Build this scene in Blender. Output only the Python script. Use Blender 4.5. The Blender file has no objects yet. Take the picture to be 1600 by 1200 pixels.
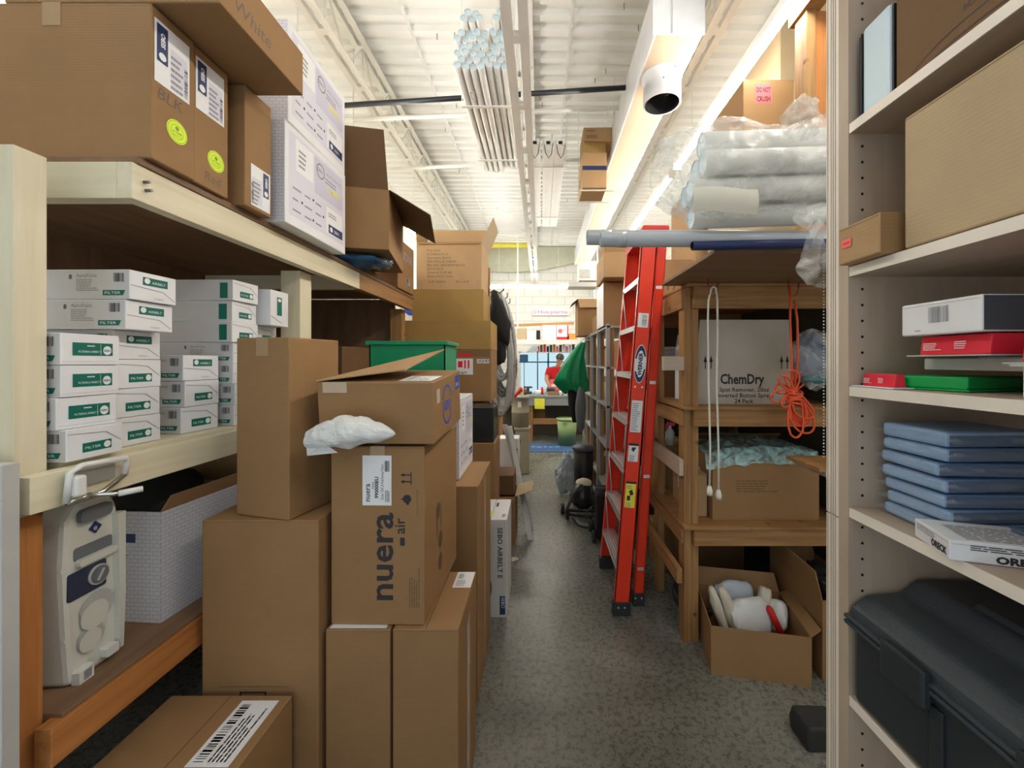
import bpy, bmesh, math, random
from mathutils import Vector, Matrix, Euler, noise
random.seed(7)
S = bpy.context.scene
COL = S.collection
# ---------------------------------------------------------------- camera
F, CX, CY, EYE = 620.0, 845.0, 565.0, 1.6          # focal length in pixels, vanishing point, eye height
cam = bpy.data.cameras.new('camera'); camo = bpy.data.objects.new('camera', cam); COL.objects.link(camo)
camo.location = (0, 0, EYE); camo.rotation_euler = (math.pi/2, 0, 0)
cam.sensor_width = 36; cam.lens = F/1600*36
cam.shift_x = -(CX-800)/1600; cam.shift_y = -(600-CY)/1600
cam.clip_start = .02; cam.clip_end = 60
S.camera = camo
# ---------------------------------------------------------------- world / exposure
w = bpy.data.worlds.new('world'); S.world = w; w.use_nodes = True
w.node_tree.nodes['Background'].inputs[0].default_value = (.86, .94, 1, 1)
w.node_tree.nodes['Background'].inputs[1].default_value = .15
S.view_settings.view_transform = 'Standard'; S.view_settings.look = 'None'
S.view_settings.gamma = 1; S.view_settings.use_curve_mapping = False
S.view_settings.exposure = 2.6
TUBE = 11.0     # strength of the fluorescent tubes

def X(px, d): return (px-CX)/F*d
def Z(py, d): return EYE-(py-CY)/F*d
R = math.radians

# ---------------------------------------------------------------- materials
MAT = {}
def new_mat(name):
    m = bpy.data.materials.new(name); m.use_nodes = True; MAT[name] = m
    nt = m.node_tree; return m, nt, nt.nodes['Principled BSDF']
def plain(name, col, rough=.6, metal=0, spec=.4, var=.06, vscale=8, bump=0, bscale=60, **kw):
    m, nt, b = new_mat(name)
    b.inputs['Roughness'].default_value = rough; b.inputs['Metallic'].default_value = metal
    b.inputs['Specular IOR Level'].default_value = spec
    tc = nt.nodes.new('ShaderNodeTexCoord')
    n = nt.nodes.new('ShaderNodeTexNoise'); n.inputs['Scale'].default_value = vscale; n.inputs['Detail'].default_value = 4
    nt.links.new(tc.outputs['Object'], n.inputs['Vector'])
    r = nt.nodes.new('ShaderNodeValToRGB')
    c = col
    r.color_ramp.elements[0].position = .3; r.color_ramp.elements[1].position = .7
    r.color_ramp.elements[0].color = (c[0]*(1-var), c[1]*(1-var), c[2]*(1-var), 1)
    r.color_ramp.elements[1].color = (min(1, c[0]*(1+var)), min(1, c[1]*(1+var)), min(1, c[2]*(1+var)), 1)
    nt.links.new(n.outputs['Fac'], r.inputs[0]); nt.links.new(r.outputs[0], b.inputs['Base Color'])
    if bump:
        n2 = nt.nodes.new('ShaderNodeTexNoise'); n2.inputs['Scale'].default_value = bscale; n2.inputs['Detail'].default_value = 3
        nt.links.new(tc.outputs['Object'], n2.inputs['Vector'])
        bp = nt.nodes.new('ShaderNodeBump'); bp.inputs['Strength'].default_value = bump; bp.inputs['Distance'].default_value = .004
        nt.links.new(n2.outputs['Fac'], bp.inputs['Height']); nt.links.new(bp.outputs[0], b.inputs['Normal'])
    return m
def wood(name, c1, c2, axis='x', rough=.6, scale=14, stretch=.06, knots=True):
    m, nt, b = new_mat(name); b.inputs['Roughness'].default_value = rough; b.inputs['Specular IOR Level'].default_value = .3
    tc = nt.nodes.new('ShaderNodeTexCoord'); mp = nt.nodes.new('ShaderNodeMapping')
    sc = {'x': (stretch, 1, 1), 'y': (1, stretch, 1), 'z': (1, 1, stretch)}[axis]
    mp.inputs['Scale'].default_value = sc
    nt.links.new(tc.outputs['Object'], mp.inputs['Vector'])
    n = nt.nodes.new('ShaderNodeTexNoise'); n.inputs['Scale'].default_value = scale*3; n.inputs['Detail'].default_value = 6; n.inputs['Distortion'].default_value = .6
    nt.links.new(mp.outputs[0], n.inputs['Vector'])
    r = nt.nodes.new('ShaderNodeValToRGB'); r.color_ramp.elements[0].position = .32; r.color_ramp.elements[1].position = .68
    r.color_ramp.elements[0].color = (*c1, 1); r.color_ramp.elements[1].color = (*c2, 1)
    nt.links.new(n.outputs['Fac'], r.inputs[0])
    out = r.outputs[0]
    if knots:
        v = nt.nodes.new('ShaderNodeTexVoronoi'); v.inputs['Scale'].default_value = 7
        nt.links.new(tc.outputs['Object'], v.inputs['Vector'])
        r2 = nt.nodes.new('ShaderNodeValToRGB'); r2.color_ramp.elements[0].position = .05; r2.color_ramp.elements[1].position = .13
        r2.color_ramp.elements[0].color = (.35, .25, .2, 1); r2.color_ramp.elements[1].color = (1, 1, 1, 1)
        nt.links.new(v.outputs['Distance'], r2.inputs[0])
        mx = nt.nodes.new('ShaderNodeMix'); mx.data_type = 'RGBA'; mx.blend_type = 'MULTIPLY'; mx.inputs[0].default_value = 1
        nt.links.new(out, mx.inputs[6]); nt.links.new(r2.outputs[0], mx.inputs[7]); out = mx.outputs[2]
    nt.links.new(out, b.inputs['Base Color'])
    return m
def clear(name, col=(.9, .95, .97), amount=.3, rough=.12, scale=9, bump=.8):
    """clear plastic film: mostly see-through with wrinkled glossy folds"""
    m, nt, b = new_mat(name)
    nt.nodes.remove(b)
    out = nt.nodes['Material Output']
    tr = nt.nodes.new('ShaderNodeBsdfTransparent'); tr.inputs[0].default_value = (.97, .98, .98, 1)
    gl = nt.nodes.new('ShaderNodeBsdfPrincipled'); gl.inputs['Base Color'].default_value = (*col, 1); gl.inputs['Roughness'].default_value = rough
    gl.inputs['Specular IOR Level'].default_value = .9
    tc = nt.nodes.new('ShaderNodeTexCoord')
    n = nt.nodes.new('ShaderNodeTexNoise'); n.inputs['Scale'].default_value = scale; n.inputs['Detail'].default_value = 7; n.inputs['Distortion'].default_value = 1.5
    nt.links.new(tc.outputs['Object'], n.inputs['Vector'])
    bp = nt.nodes.new('ShaderNodeBump'); bp.inputs['Strength'].default_value = bump; bp.inputs['Distance'].default_value = .02
    nt.links.new(n.outputs['Fac'], bp.inputs['Height']); nt.links.new(bp.outputs[0], gl.inputs['Normal'])
    r = nt.nodes.new('ShaderNodeMapRange'); r.inputs['From Min'].default_value = .35; r.inputs['From Max'].default_value = .7
    r.inputs['To Min'].default_value = amount*.35; r.inputs['To Max'].default_value = min(1, amount*1.9)
    nt.links.new(n.outputs['Fac'], r.inputs['Value'])
    mx = nt.nodes.new('ShaderNodeMixShader')
    nt.links.new(r.outputs[0], mx.inputs[0]); nt.links.new(tr.outputs[0], mx.inputs[1]); nt.links.new(gl.outputs[0], mx.inputs[2])
    nt.links.new(mx.outputs[0], out.inputs['Surface'])
    return m
def emit(name, col, strength):
    m, nt, b = new_mat(name)
    b.inputs['Base Color'].default_value = (*col, 1)
    b.inputs['Emission Color'].default_value = (*col, 1); b.inputs['Emission Strength'].default_value = strength
    return m
def cardboard(name, c, var=.07):
    m, nt, b = new_mat(name)
    b.inputs['Roughness'].default_value = .72; b.inputs['Specular IOR Level'].default_value = .25
    tc = nt.nodes.new('ShaderNodeTexCoord')
    n = nt.nodes.new('ShaderNodeTexNoise'); n.inputs['Scale'].default_value = 5; n.inputs['Detail'].default_value = 8; n.inputs['Roughness'].default_value = .65
    nt.links.new(tc.outputs['Object'], n.inputs['Vector'])
    r = nt.nodes.new('ShaderNodeValToRGB'); r.color_ramp.elements[0].position = .3; r.color_ramp.elements[1].position = .72
    r.color_ramp.elements[0].color = (c[0]*(1-var), c[1]*(1-var), c[2]*(1-var), 1)
    r.color_ramp.elements[1].color = (c[0]*(1+var), c[1]*(1+var), c[2]*(1+var), 1)
    nt.links.new(n.outputs['Fac'], r.inputs[0]); nt.links.new(r.outputs[0], b.inputs['Base Color'])
    wv = nt.nodes.new('ShaderNodeTexWave'); wv.inputs['Scale'].default_value = 45; wv.inputs['Distortion'].default_value = .4
    wv.bands_direction = 'Z'
    nt.links.new(tc.outputs['Object'], wv.inputs['Vector'])
    bp = nt.nodes.new('ShaderNodeBump'); bp.inputs['Strength'].default_value = .06; bp.inputs['Distance'].default_value = .002
    nt.links.new(wv.outputs['Fac'], bp.inputs['Height']); nt.links.new(bp.outputs[0], b.inputs['Normal'])
    return m

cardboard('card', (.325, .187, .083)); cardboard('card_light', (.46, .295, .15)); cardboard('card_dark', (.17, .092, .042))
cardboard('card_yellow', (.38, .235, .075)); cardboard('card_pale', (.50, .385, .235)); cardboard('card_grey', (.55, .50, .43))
plain('card_edge', (.22, .13, .06), .8)
plain('tape', (.40, .265, .14), .28, spec=.5); plain('tape_clear', (.52, .40, .27), .15, spec=.6)
plain('seam', (.10, .055, .03), .9)
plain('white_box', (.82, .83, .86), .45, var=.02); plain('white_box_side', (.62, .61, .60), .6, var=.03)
plain('paper', (.85, .86, .88), .55, var=.02); plain('ink', (.035, .03, .035), .6); plain('ink_brown', (.14, .085, .05), .7)
plain('ink_grey', (.30, .29, .31), .7); plain('lilac', (.62, .61, .74), .5, var=.02); plain('lilac_pale', (.72, .72, .82), .5, var=.02)
plain('brick_grey', (.46, .46, .52), .6); plain('green_label', (.0, .15, .105), .5, var=.03); plain('navy', (.02, .035, .12), .45)
plain('neon', (.72, .95, .03), .5, var=.02); plain('olive_ink', (.25, .36, .03), .6); plain('marker', (.16, .13, .11), .7)
plain('red_print', (.75, .02, .03), .45); plain('pink_sticker', (1., .16, .17), .5); plain('blue_print', (.03, .09, .5), .5)
plain('yellow_print', (.9, .85, .08), .5)
# bricks pattern for printed white cartons
def brick_mat(name, c, mortar, sx, sy, rough=.6, bump=0, mort=.02):
    m, nt, b = new_mat(name); b.inputs['Roughness'].default_value = rough
    tc = nt.nodes.new('ShaderNodeTexCoord')
    sep = nt.nodes.new('ShaderNodeSeparateXYZ'); nt.links.new(tc.outputs['Object'], sep.inputs[0])
    ad = nt.nodes.new('ShaderNodeMath'); ad.operation = 'ADD'; nt.links.new(sep.outputs[0], ad.inputs[0]); nt.links.new(sep.outputs[1], ad.inputs[1])
    cb = nt.nodes.new('ShaderNodeCombineXYZ'); nt.links.new(ad.outputs[0], cb.inputs[0]); nt.links.new(sep.outputs[2], cb.inputs[1])
    bk = nt.nodes.new('ShaderNodeTexBrick'); bk.inputs['Scale'].default_value = 1
    bk.inputs['Color1'].default_value = (*c, 1); bk.inputs['Color2'].default_value = (c[0]*.96, c[1]*.96, c[2]*.96, 1); bk.inputs['Mortar'].default_value = (*mortar, 1)
    bk.inputs['Brick Width'].default_value = sx; bk.inputs['Row Height'].default_value = sy; bk.inputs['Mortar Size'].default_value = mort*sy
    nt.links.new(cb.outputs[0], bk.inputs['Vector']); nt.links.new(bk.outputs['Color'], b.inputs['Base Color'])
    if bump:
        bp = nt.nodes.new('ShaderNodeBump'); bp.inputs['Strength'].default_value = bump; bp.inputs['Distance'].default_value = .01; bp.invert = True
        nt.links.new(bk.outputs['Fac'], bp.inputs['Height']); nt.links.new(bp.outputs[0], b.inputs['Normal'])
    return m
brick_mat('brick_print', (.66, .65, .69), (.48, .47, .53), .026, .0125, mort=.10)
brick_mat('block_wall', (.80, .80, .76), (.62, .62, .58), .4, .2, .7, .5, mort=.05)
brick_mat('block_wall_side', (.78, .74, .62), (.6, .57, .48), .4, .2, .7, .5, mort=.05)
for ax in 'xyz':
    wood('pine_'+ax, (.29, .145, .055), (.43, .24, .095), ax)
    wood('pine_orange_'+ax, (.42, .15, .04), (.56, .24, .07), ax)
    wood('cream_'+ax, (.70, .63, .43), (.80, .74, .56), ax, .5, 9, knots=False)
    wood('ply_'+ax, (.46, .36, .27), (.57, .46, .36), ax, .5, 6, .12, knots=False)
    wood('brownply_'+ax, (.20, .115, .065), (.28, .165, .09), ax, .6, 5, .15, knots=False)
plain('ply_edge', (.86, .79, .70), .5, var=.05); plain('ply_line', (.42, .32, .24), .6)
plain('deck', (.90, .90, .87), .45, var=.03, vscale=3); plain('steel_white', (.84, .83, .79), .4, var=.03)
plain('steel_side', (.80, .80, .78), .4); plain('duct_paint', (.72, .56, .40), .5, var=.04, vscale=3); plain('duct_white', (.80, .82, .85), .4)
plain('black_steel', (.045, .05, .06), .35, .6); plain('black', (.012, .012, .014), .5); plain('black_gloss', (.02, .021, .024), .2, bump=.1)
plain('black_cloth', (.02, .02, .022), .9, bump=.4, bscale=30); plain('charcoal', (.075, .085, .10), .45)
plain('rubber', (.03, .03, .032), .65); plain('grey_plastic', (.22, .23, .25), .4); plain('light_grey', (.52, .52, .50), .4)
plain('white_plastic', (.78, .79, .76), .3); plain('pvc', (.76, .76, .72), .25, spec=.6); plain('pvc_grey', (.48, .52, .56), .3); plain('pvc_blue', (.62, .76, .84), .3)
plain('pvc_wrap', (.86, .84, .78), .2); plain('red_fib', (.85, .05, .018), .35, var=.04); plain('red_fib_dark', (.62, .02, .015), .4)
plain('alu', (.72, .74, .76), .35, .7); plain('alu_dull', (.45, .44, .42), .45, .6); plain('chrome', (.75, .75, .75), .15, 1)
plain('vac_white', (.70, .70, .63), .35, var=.03); plain('vac_grey', (.16, .175, .19), .4); plain('vac_blue', (.035, .045, .09), .35)
plain('hose_grey', (.40, .40, .38), .4); plain('hose_dark', (.16, .165, .17), .4); plain('hose_black', (.035, .04, .045), .35)
plain('green_tarp', (.0, .27, .10), .35, bump=.5, bscale=14); plain('green_plastic', (.0, .38, .08), .35); plain('green_crate', (.0, .28, .11), .4)
plain('bin_green', (.32, .45, .20), .45); plain('red_plastic', (.85, .03, .06), .3); plain('orange_cord', (.85, .12, .04), .35)
plain('cord_white', (.78, .78, .68), .4); plain('blue_bag', (.30, .45, .68), .5); plain('blue_bag_dark', (.12, .17, .26), .5)
plain('bag_white', (.72, .73, .72), .4, bump=.5, bscale=18); plain('bag_grey', (.48, .54, .60), .3, bump=.4, bscale=16)
plain('case_dark', (.028, .036, .042), .3, bump=.25, bscale=500); plain('case_mid', (.05, .062, .075), .33, bump=.25, bscale=500)
plain('mat_blue', (.05, .12, .27), .8, bump=.5); plain('olive_panel', (.50, .51, .40), .6); plain('yellow_paint', (.85, .75, .10), .4)
plain('bench_grey', (.30, .32, .34), .6); plain('dark_panel', (.10, .09, .075), .8); plain('teal', (.10, .22, .24), .3)
plain('skin', (.55, .27, .18), .5); plain('hair', (.16, .16, .15), .8); plain('red_shirt', (.70, .02, .03), .8); plain('jeans', (.05, .07, .13), .8)
plain('cream_fabric', (.66, .60, .48), .8, bump=.5, bscale=25); plain('filter_paper', (.62, .62, .55), .6); plain('steel_rack', (.42, .43, .44), .45, .3)
plain('slip', (.60, .60, .53), .6); plain('copper', (.45, .12, .07), .35, .5); plain('sign_pink', (.80, .25, .38), .6); plain('orange', (.8, .33, .07), .6); plain('screw', (.2, .19, .17), .4, .8)
plain('dark_blue', (.02, .09, .20), .5); plain('tan_bin', (.34, .30, .22), .6); plain('beige', (.68, .60, .40), .6)
clear('film', (.95, .95, .93), amount=.24, rough=.08, scale=7, bump=1.0); clear('film_teal', (.45, .72, .72), .55, .15, 14); clear('film_dark', (.20, .27, .36), .5, .12, 12); clear('film_soft', (.85, .9, .95), .16, .1, 25)
clear('film_tag', (.8, .82, .78), .6, .3, 20)
emit('tube_light', (1, .965, .90), TUBE)
# window glass
m, nt, b = new_mat('glass'); b.inputs['Transmission Weight'].default_value = 1; b.inputs['Roughness'].default_value = 0; b.inputs['IOR'].default_value = 1.02
b.inputs['Base Color'].default_value = (.75, .95, 1, 1)
# concrete floor
m, nt, b = new_mat('concrete')
tc = nt.nodes.new('ShaderNodeTexCoord')
def NZ(scale, det=6, rough=.6, dist=0):
    n = nt.nodes.new('ShaderNodeTexNoise'); n.inputs['Scale'].default_value = scale; n.inputs['Detail'].default_value = det
    n.inputs['Roughness'].default_value = rough; n.inputs['Distortion'].default_value = dist
    nt.links.new(tc.outputs['Object'], n.inputs['Vector']); return n
def RP(src, p0, c0, p1, c1):
    r = nt.nodes.new('ShaderNodeValToRGB'); e = r.color_ramp.elements; e[0].position = p0; e[1].position = p1
    e[0].color = (*c0, 1); e[1].color = (*c1, 1); nt.links.new(src, r.inputs[0]); return r
def MX(fac, a, c, mode='MIX'):
    x = nt.nodes.new('ShaderNodeMix'); x.data_type = 'RGBA'; x.blend_type = mode
    if isinstance(fac, float): x.inputs[0].default_value = fac
    else: nt.links.new(fac, x.inputs[0])
    nt.links.new(a, x.inputs[6]); nt.links.new(c, x.inputs[7]); return x
n1 = NZ(1.3, 5, .6, .5); base = RP(n1.outputs['Fac'], .35, (.12, .122, .10), .66, (.28, .28, .25))
n2 = NZ(38, 4, .8); sp = RP(n2.outputs['Fac'], .36, (.34, .34, .33), .52, (1, 1, 1))
mm = MX(.8, base.outputs[0], sp.outputs[0], 'MULTIPLY')
n3 = NZ(85, 3, .7); sp2 = RP(n3.outputs['Fac'], .62, (0, 0, 0), .70, (1, 1, 1))
lt = nt.nodes.new('ShaderNodeRGB'); lt.outputs[0].default_value = (.42, .40, .31, 1)
m1 = nt.nodes.new('ShaderNodeMath'); m1.operation = 'MULTIPLY'; nt.links.new(sp2.outputs[0], m1.inputs[0]); m1.inputs[1].default_value = .15
mm = MX(m1.outputs[0], mm.outputs[2], lt.outputs[0])
n4 = NZ(3.2, 8, .7, .8); pt = RP(n4.outputs['Fac'], .60, (0, 0, 0), .66, (1, 1, 1))
m2 = nt.nodes.new('ShaderNodeMath'); m2.operation = 'MULTIPLY'; nt.links.new(pt.outputs[0], m2.inputs[0]); m2.inputs[1].default_value = .35
tn = nt.nodes.new('ShaderNodeRGB'); tn.outputs[0].default_value = (.40, .34, .22, 1)
mm = MX(m2.outputs[0], mm.outputs[2], tn.outputs[0])
nt.links.new(mm.outputs[2], b.inputs['Base Color'])
rr = nt.nodes.new('ShaderNodeMapRange'); rr.inputs['To Min'].default_value = .14; rr.inputs['To Max'].default_value = .42
nt.links.new(n2.outputs['Fac'], rr.inputs['Value']); nt.links.new(rr.outputs[0], b.inputs['Roughness'])
bp = nt.nodes.new('ShaderNodeBump'); bp.inputs['Strength'].default_value = .3; bp.inputs['Distance'].default_value = .004
nt.links.new(n2.outputs['Fac'], bp.inputs['Height']); nt.links.new(bp.outputs[0], b.inputs['Normal'])

# ---------------------------------------------------------------- mesh builder
TXT = {}
def text_mesh(s, bold=0.0):
    k = (s, bold)
    if k not in TXT:
        cu = bpy.data.curves.new('t', 'FONT'); cu.body = s; cu.size = 1; cu.resolution_u = 2; cu.offset = bold
        ob = bpy.data.objects.new('t', cu); COL.objects.link(ob)
        dg = bpy.context.evaluated_depsgraph_get(); me = ob.evaluated_get(dg).to_mesh()
        vs = [v.co.copy() for v in me.vertices]; fs = [list(p.vertices) for p in me.polygons]
        ob.evaluated_get(dg).to_mesh_clear(); bpy.data.objects.remove(ob); bpy.data.curves.remove(cu)
        wd = max([v.x for v in vs] or [1])
        TXT[k] = (vs, fs, wd)
    return TXT[k]
class MB:
    def __init__(s, root=None):
        s.bm = bmesh.new(); s.mats = []; s.M = Matrix(); s.off = .0006
        if root is not None: s.M = Matrix.Translation(-Vector(root.location))
    def mi(s, m):
        if m not in s.mats: s.mats.append(m)
        return s.mats.index(m)
    def quads(s, vs, fs, m, smooth=False):
        mi = s.mi(m); bv = [s.bm.verts.new(s.M @ Vector(v)) for v in vs]; out = []
        for f in fs:
            try: fc = s.bm.faces.new([bv[i] for i in f])
            except ValueError: continue
            fc.material_index = mi; fc.smooth = smooth; out.append(fc)
        return bv, out
    def box(s, x0, x1, y0, y1, z0, z1, m, bev=0, T=None):
        if x0 > x1: x0, x1 = x1, x0
        if y0 > y1: y0, y1 = y1, y0
        if z0 > z1: z0, z1 = z1, z0
        vs = [(x, y, z) for z in (z0, z1) for y in (y0, y1) for x in (x0, x1)]
        if T is not None: vs = [T @ Vector(v) for v in vs]
        fs = [(0, 2, 3, 1), (4, 5, 7, 6), (0, 1, 5, 4), (2, 6, 7, 3), (0, 4, 6, 2), (1, 3, 7, 5)]
        bv, fc = s.quads(vs, fs, m)
        if bev:
            es = list({e for f in fc for e in f.edges})
            bmesh.ops.bevel(s.bm, geom=es, offset=bev, segments=2, affect='EDGES', profile=.5, material=s.mi(m))
    def poly(s, pts, m): return s.quads(pts, [list(range(len(pts)))], m)
    def prism(s, pts, vec, m, bev=0):
        """extrude the closed outline pts by vec"""
        n = len(pts); v = Vector(vec)
        vs = [Vector(p) for p in pts]+[Vector(p)+v for p in pts]
        fs = [list(range(n))[::-1], list(range(n, 2*n))]+[(i, (i+1) % n, (i+1) % n+n, i+n) for i in range(n)]
        bv, fc = s.quads(vs, fs, m)
        bmesh.ops.recalc_face_normals(s.bm, faces=fc)
        if bev:
            es = list({e for f in fc for e in f.edges})
            bmesh.ops.bevel(s.bm, geom=es, offset=bev, segments=2, affect='EDGES', profile=.5)
    def tube(s, path, r, m, n=8, closed=False, ribs=0, cap=True, hollow=None):
        P = [Vector(p) for p in path]; N = len(P); rings = []
        up = Vector((0, 0, 1)); prev = None
        for i, p in enumerate(P):
            if closed: t = (P[(i+1) % N]-P[i-1])
            else: t = P[min(i+1, N-1)]-P[max(i-1, 0)]
            t.normalize()
            if prev is None:
                a = up if abs(t.z) < .9 else Vector((1, 0, 0)); u = t.cross(a).normalized()
            else:
                u = (prev-t*prev.dot(t)); u = u.normalized() if u.length > 1e-6 else t.orthogonal().normalized()
            prev = u; v = t.cross(u)
            rr = (r[i] if isinstance(r, (list, tuple)) else r)*(1+(ribs if i % 2 else -ribs))
            rings.append([p+u*math.cos(2*math.pi*k/n)*rr+v*math.sin(2*math.pi*k/n)*rr for k in range(n)])
        vs = [q for rg in rings for q in rg]; fs = []
        for i in range(N if closed else N-1):
            a = i*n; c = ((i+1) % N)*n
            for k in range(n): fs.append((a+k, a+(k+1) % n, c+(k+1) % n, c+k))
        if cap and not closed: fs += [list(range(n))[::-1], [(N-1)*n+k for k in range(n)]]
        s.quads(vs, fs, m, True)
    def pipe(s, a, b, r, m, n=14, wall=.003, inner=None, plug=0):
        """open-ended pipe"""
        a, b = Vector(a), Vector(b); t = (b-a).normalized(); u = t.orthogonal().normalized(); v = t.cross(u)
        def ring(p, q): return [p+u*math.cos(2*math.pi*k/n)*q+v*math.sin(2*math.pi*k/n)*q for k in range(n)]
        vs = ring(a, r)+ring(b, r)+ring(a, r-wall)+ring(b, r-wall)
        fs = []; fi = []
        for k in range(n):
            j = (k+1) % n
            fs += [(k, n+k, n+j, j), (2*n+k, k, j, 2*n+j), (n+k, 3*n+k, 3*n+j, n+j)]
            fi.append((k, j, j+n, k+n))
        s.quads(vs, fs, m, True); s.quads(vs[2*n:], fi, inner or m, True)
        if plug:          # pale disc inside each mouth imitates light through the pipe wall
            for q, e in ((a, plug), (b, -plug)):
                s.quads([q+t*e+u*math.cos(2*math.pi*k/n)*(r-wall)+v*math.sin(2*math.pi*k/n)*(r-wall) for k in range(n)], [list(range(n))], inner or m)
    def cyl(s, c, r, h, m, axis='z', n=24, r2=None, bev=0):
        r2 = r if r2 is None else r2; c = Vector(c)
        ax = {'x': (Vector((0, 1, 0)), Vector((0, 0, 1)), Vector((1, 0, 0))), 'y': (Vector((0, 0, 1)), Vector((1, 0, 0)), Vector((0, 1, 0))), 'z': (Vector((1, 0, 0)), Vector((0, 1, 0)), Vector((0, 0, 1)))}[axis]
        u, v, t = ax
        lo = [c+u*math.cos(2*math.pi*k/n)*r+v*math.sin(2*math.pi*k/n)*r for k in range(n)]
        hi = [c+t*h+u*math.cos(2*math.pi*k/n)*r2+v*math.sin(2*math.pi*k/n)*r2 for k in range(n)]
        fs = [(k, (k+1) % n, n+(k+1) % n, n+k) for k in range(n)]
        bv, fc = s.quads(lo+hi, fs, m, True)
        mi = s.mi(m)
        for idx in (list(range(n))[::-1], list(range(n, 2*n))):
            f = s.bm.faces.new([bv[i] for i in idx]); f.material_index = mi
    def lathe(s, c, prof, m, n=24, sy=1.0):
        c = Vector(c); vs = []; fs = []
        for r, z in prof:
            for k in range(n): vs.append(c+Vector((math.cos(2*math.pi*k/n)*r, math.sin(2*math.pi*k/n)*r*sy, z)))
        for i in range(len(prof)-1):
            for k in range(n): fs.append((i*n+k, i*n+(k+1) % n, (i+1)*n+(k+1) % n, (i+1)*n+k))
        s.quads(vs, fs, m, True)
    def blob(s, c, sc, m, seed=0, amp=.25, sub=3, freq=2.5, fn=None, smooth=True):
        t = bmesh.new(); bmesh.ops.create_icosphere(t, subdivisions=sub, radius=1)
        vs = []
        for v in t.verts:
            p = v.co.copy(); nn = noise.fractal(p*freq+Vector((seed*7.3, seed*3.1, seed)), 1.0, 2.0, 4)
            p = p*(1+amp*nn); p = Vector((p.x*sc[0], p.y*sc[1], p.z*sc[2]))
            if fn: p = fn(p)
            vs.append(p+Vector(c))
        fs = [[v.index for v in f.verts] for f in t.faces]; t.free()
        s.quads(vs, fs, m, smooth)
    def sheet(s, fn, nu, nv, m, thick=.0, smooth=True):
        vs = [fn(i/nu, j/nv) for j in range(nv+1) for i in range(nu+1)]
        fs = [(j*(nu+1)+i, j*(nu+1)+i+1, (j+1)*(nu+1)+i+1, (j+1)*(nu+1)+i) for j in range(nv) for i in range(nu)]
        s.quads(vs, fs, m, smooth)
    # ---- printing in a face frame (u, v, n)
    def face(s, side, w, d, h):
        O = {'front': ((-w/2, -d/2, 0), (1, 0, 0), (0, 0, 1)), 'right': ((w/2, -d/2, 0), (0, 1, 0), (0, 0, 1)),
             'left': ((-w/2, d/2, 0), (0, -1, 0), (0, 0, 1)), 'top': ((-w/2, -d/2, h), (1, 0, 0), (0, 1, 0)),
             'bottom': ((-w/2, d/2, 0), (1, 0, 0), (0, -1, 0))}[side]
        o, u, v = map(Vector, O); n = u.cross(v)
        s.M = Matrix(((u.x, v.x, n.x, o.x), (u.y, v.y, n.y, o.y), (u.z, v.z, n.z, o.z), (0, 0, 0, 1)))
        return (w if side in ('front', 'top', 'bottom') else d), (d if side in ('top', 'bottom') else h)
    def rect(s, u0, v0, u1, v1, m, o=None):
        o = s.off if o is None else o
        s.quads([(u0, v0, o), (u1, v0, o), (u1, v1, o), (u0, v1, o)], [(0, 1, 2, 3)], m)
    def quad(s, pts, m, o=None):
        o = s.off if o is None else o
        s.quads([(p[0], p[1], o) for p in pts], [list(range(len(pts)))], m)
    def disc(s, u, v, r, m, o=None, r2=None, n=28, inner=None):
        o = s.off if o is None else o; r2 = r if r2 is None else r2
        if inner:
            vs = [(u+math.cos(2*math.pi*k/n)*r*q, v+math.sin(2*math.pi*k/n)*r2*q, o) for q in (1, inner) for k in range(n)]
            s.quads(vs, [(k, (k+1) % n, n+(k+1) % n, n+k) for k in range(n)], m)
        else: s.quads([(u+math.cos(2*math.pi*k/n)*r, v+math.sin(2*math.pi*k/n)*r2, o) for k in range(n)], [list(range(n))], m)
    def text(s, t, u, v, size, m, rot=0, bold=0.0, width=None, o=None, center=False, shear=0, flip=False):
        o = s.off if o is None else o
        vs, fs, wd = text_mesh(t, bold)
        kx = size if width is None else width/wd
        cr, sr = math.cos(R(rot)), math.sin(R(rot)); x0 = -wd*kx/2 if center else 0
        pts = []
        for p in vs:
            a = x0+p.x*kx+shear*p.y*size; c = p.y*size
            if flip: a, c = -a, c
            pts.append((u+a*cr-c*sr, v+a*sr+c*cr, o))
        s.quads(pts, fs, m)
    def bars(s, u, v, w, h, m='ink', o=None, n=22, seed=1, vert=False):
        rnd = random.Random(seed); L = h if vert else w; x = 0; k = L/n/1.6
        while x < L:
            t = k*rnd.choice((.6, 1, 1.8)); t = min(t, L-x)
            if vert: s.rect(u, v+x, u+w, v+x+t, m, o)
            else: s.rect(u+x, v, u+x+t, v+h, m, o)
            x += t+k*rnd.choice((.6, 1, 1.6))
    def lines(s, u, v, w, h, n, m='ink_grey', o=None, seed=3, fill=.45, vert=False):
        """rows of tiny illegible print as broken strokes"""
        rnd = random.Random(seed); st = (w if vert else h)/n
        for i in range(n):
            L = (h if vert else w)*rnd.uniform(.55, 1); x = 0
            while x < L:
                t = min(rnd.uniform(.05, .16)*(h if vert else w), L-x)
                if vert: s.rect(u+i*st, v+x, u+i*st+st*fill, v+x+t*.85, m, o)
                else: s.rect(u+x, v+h-(i+1)*st, u+x+t*.85, v+h-(i+1)*st+st*fill, m, o)
                x += t
    def build(s, name, parent=None, smooth=None):
        me = bpy.data.meshes.new(name)
        if smooth is not None:
            for f in s.bm.faces: f.smooth = smooth
        s.bm.to_mesh(me); s.bm.free()
        for m in s.mats: me.materials.append(MAT[m])
        ob = bpy.data.objects.new(name, me); COL.objects.link(ob)
        if parent is not None: ob.parent = parent
        return ob
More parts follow.
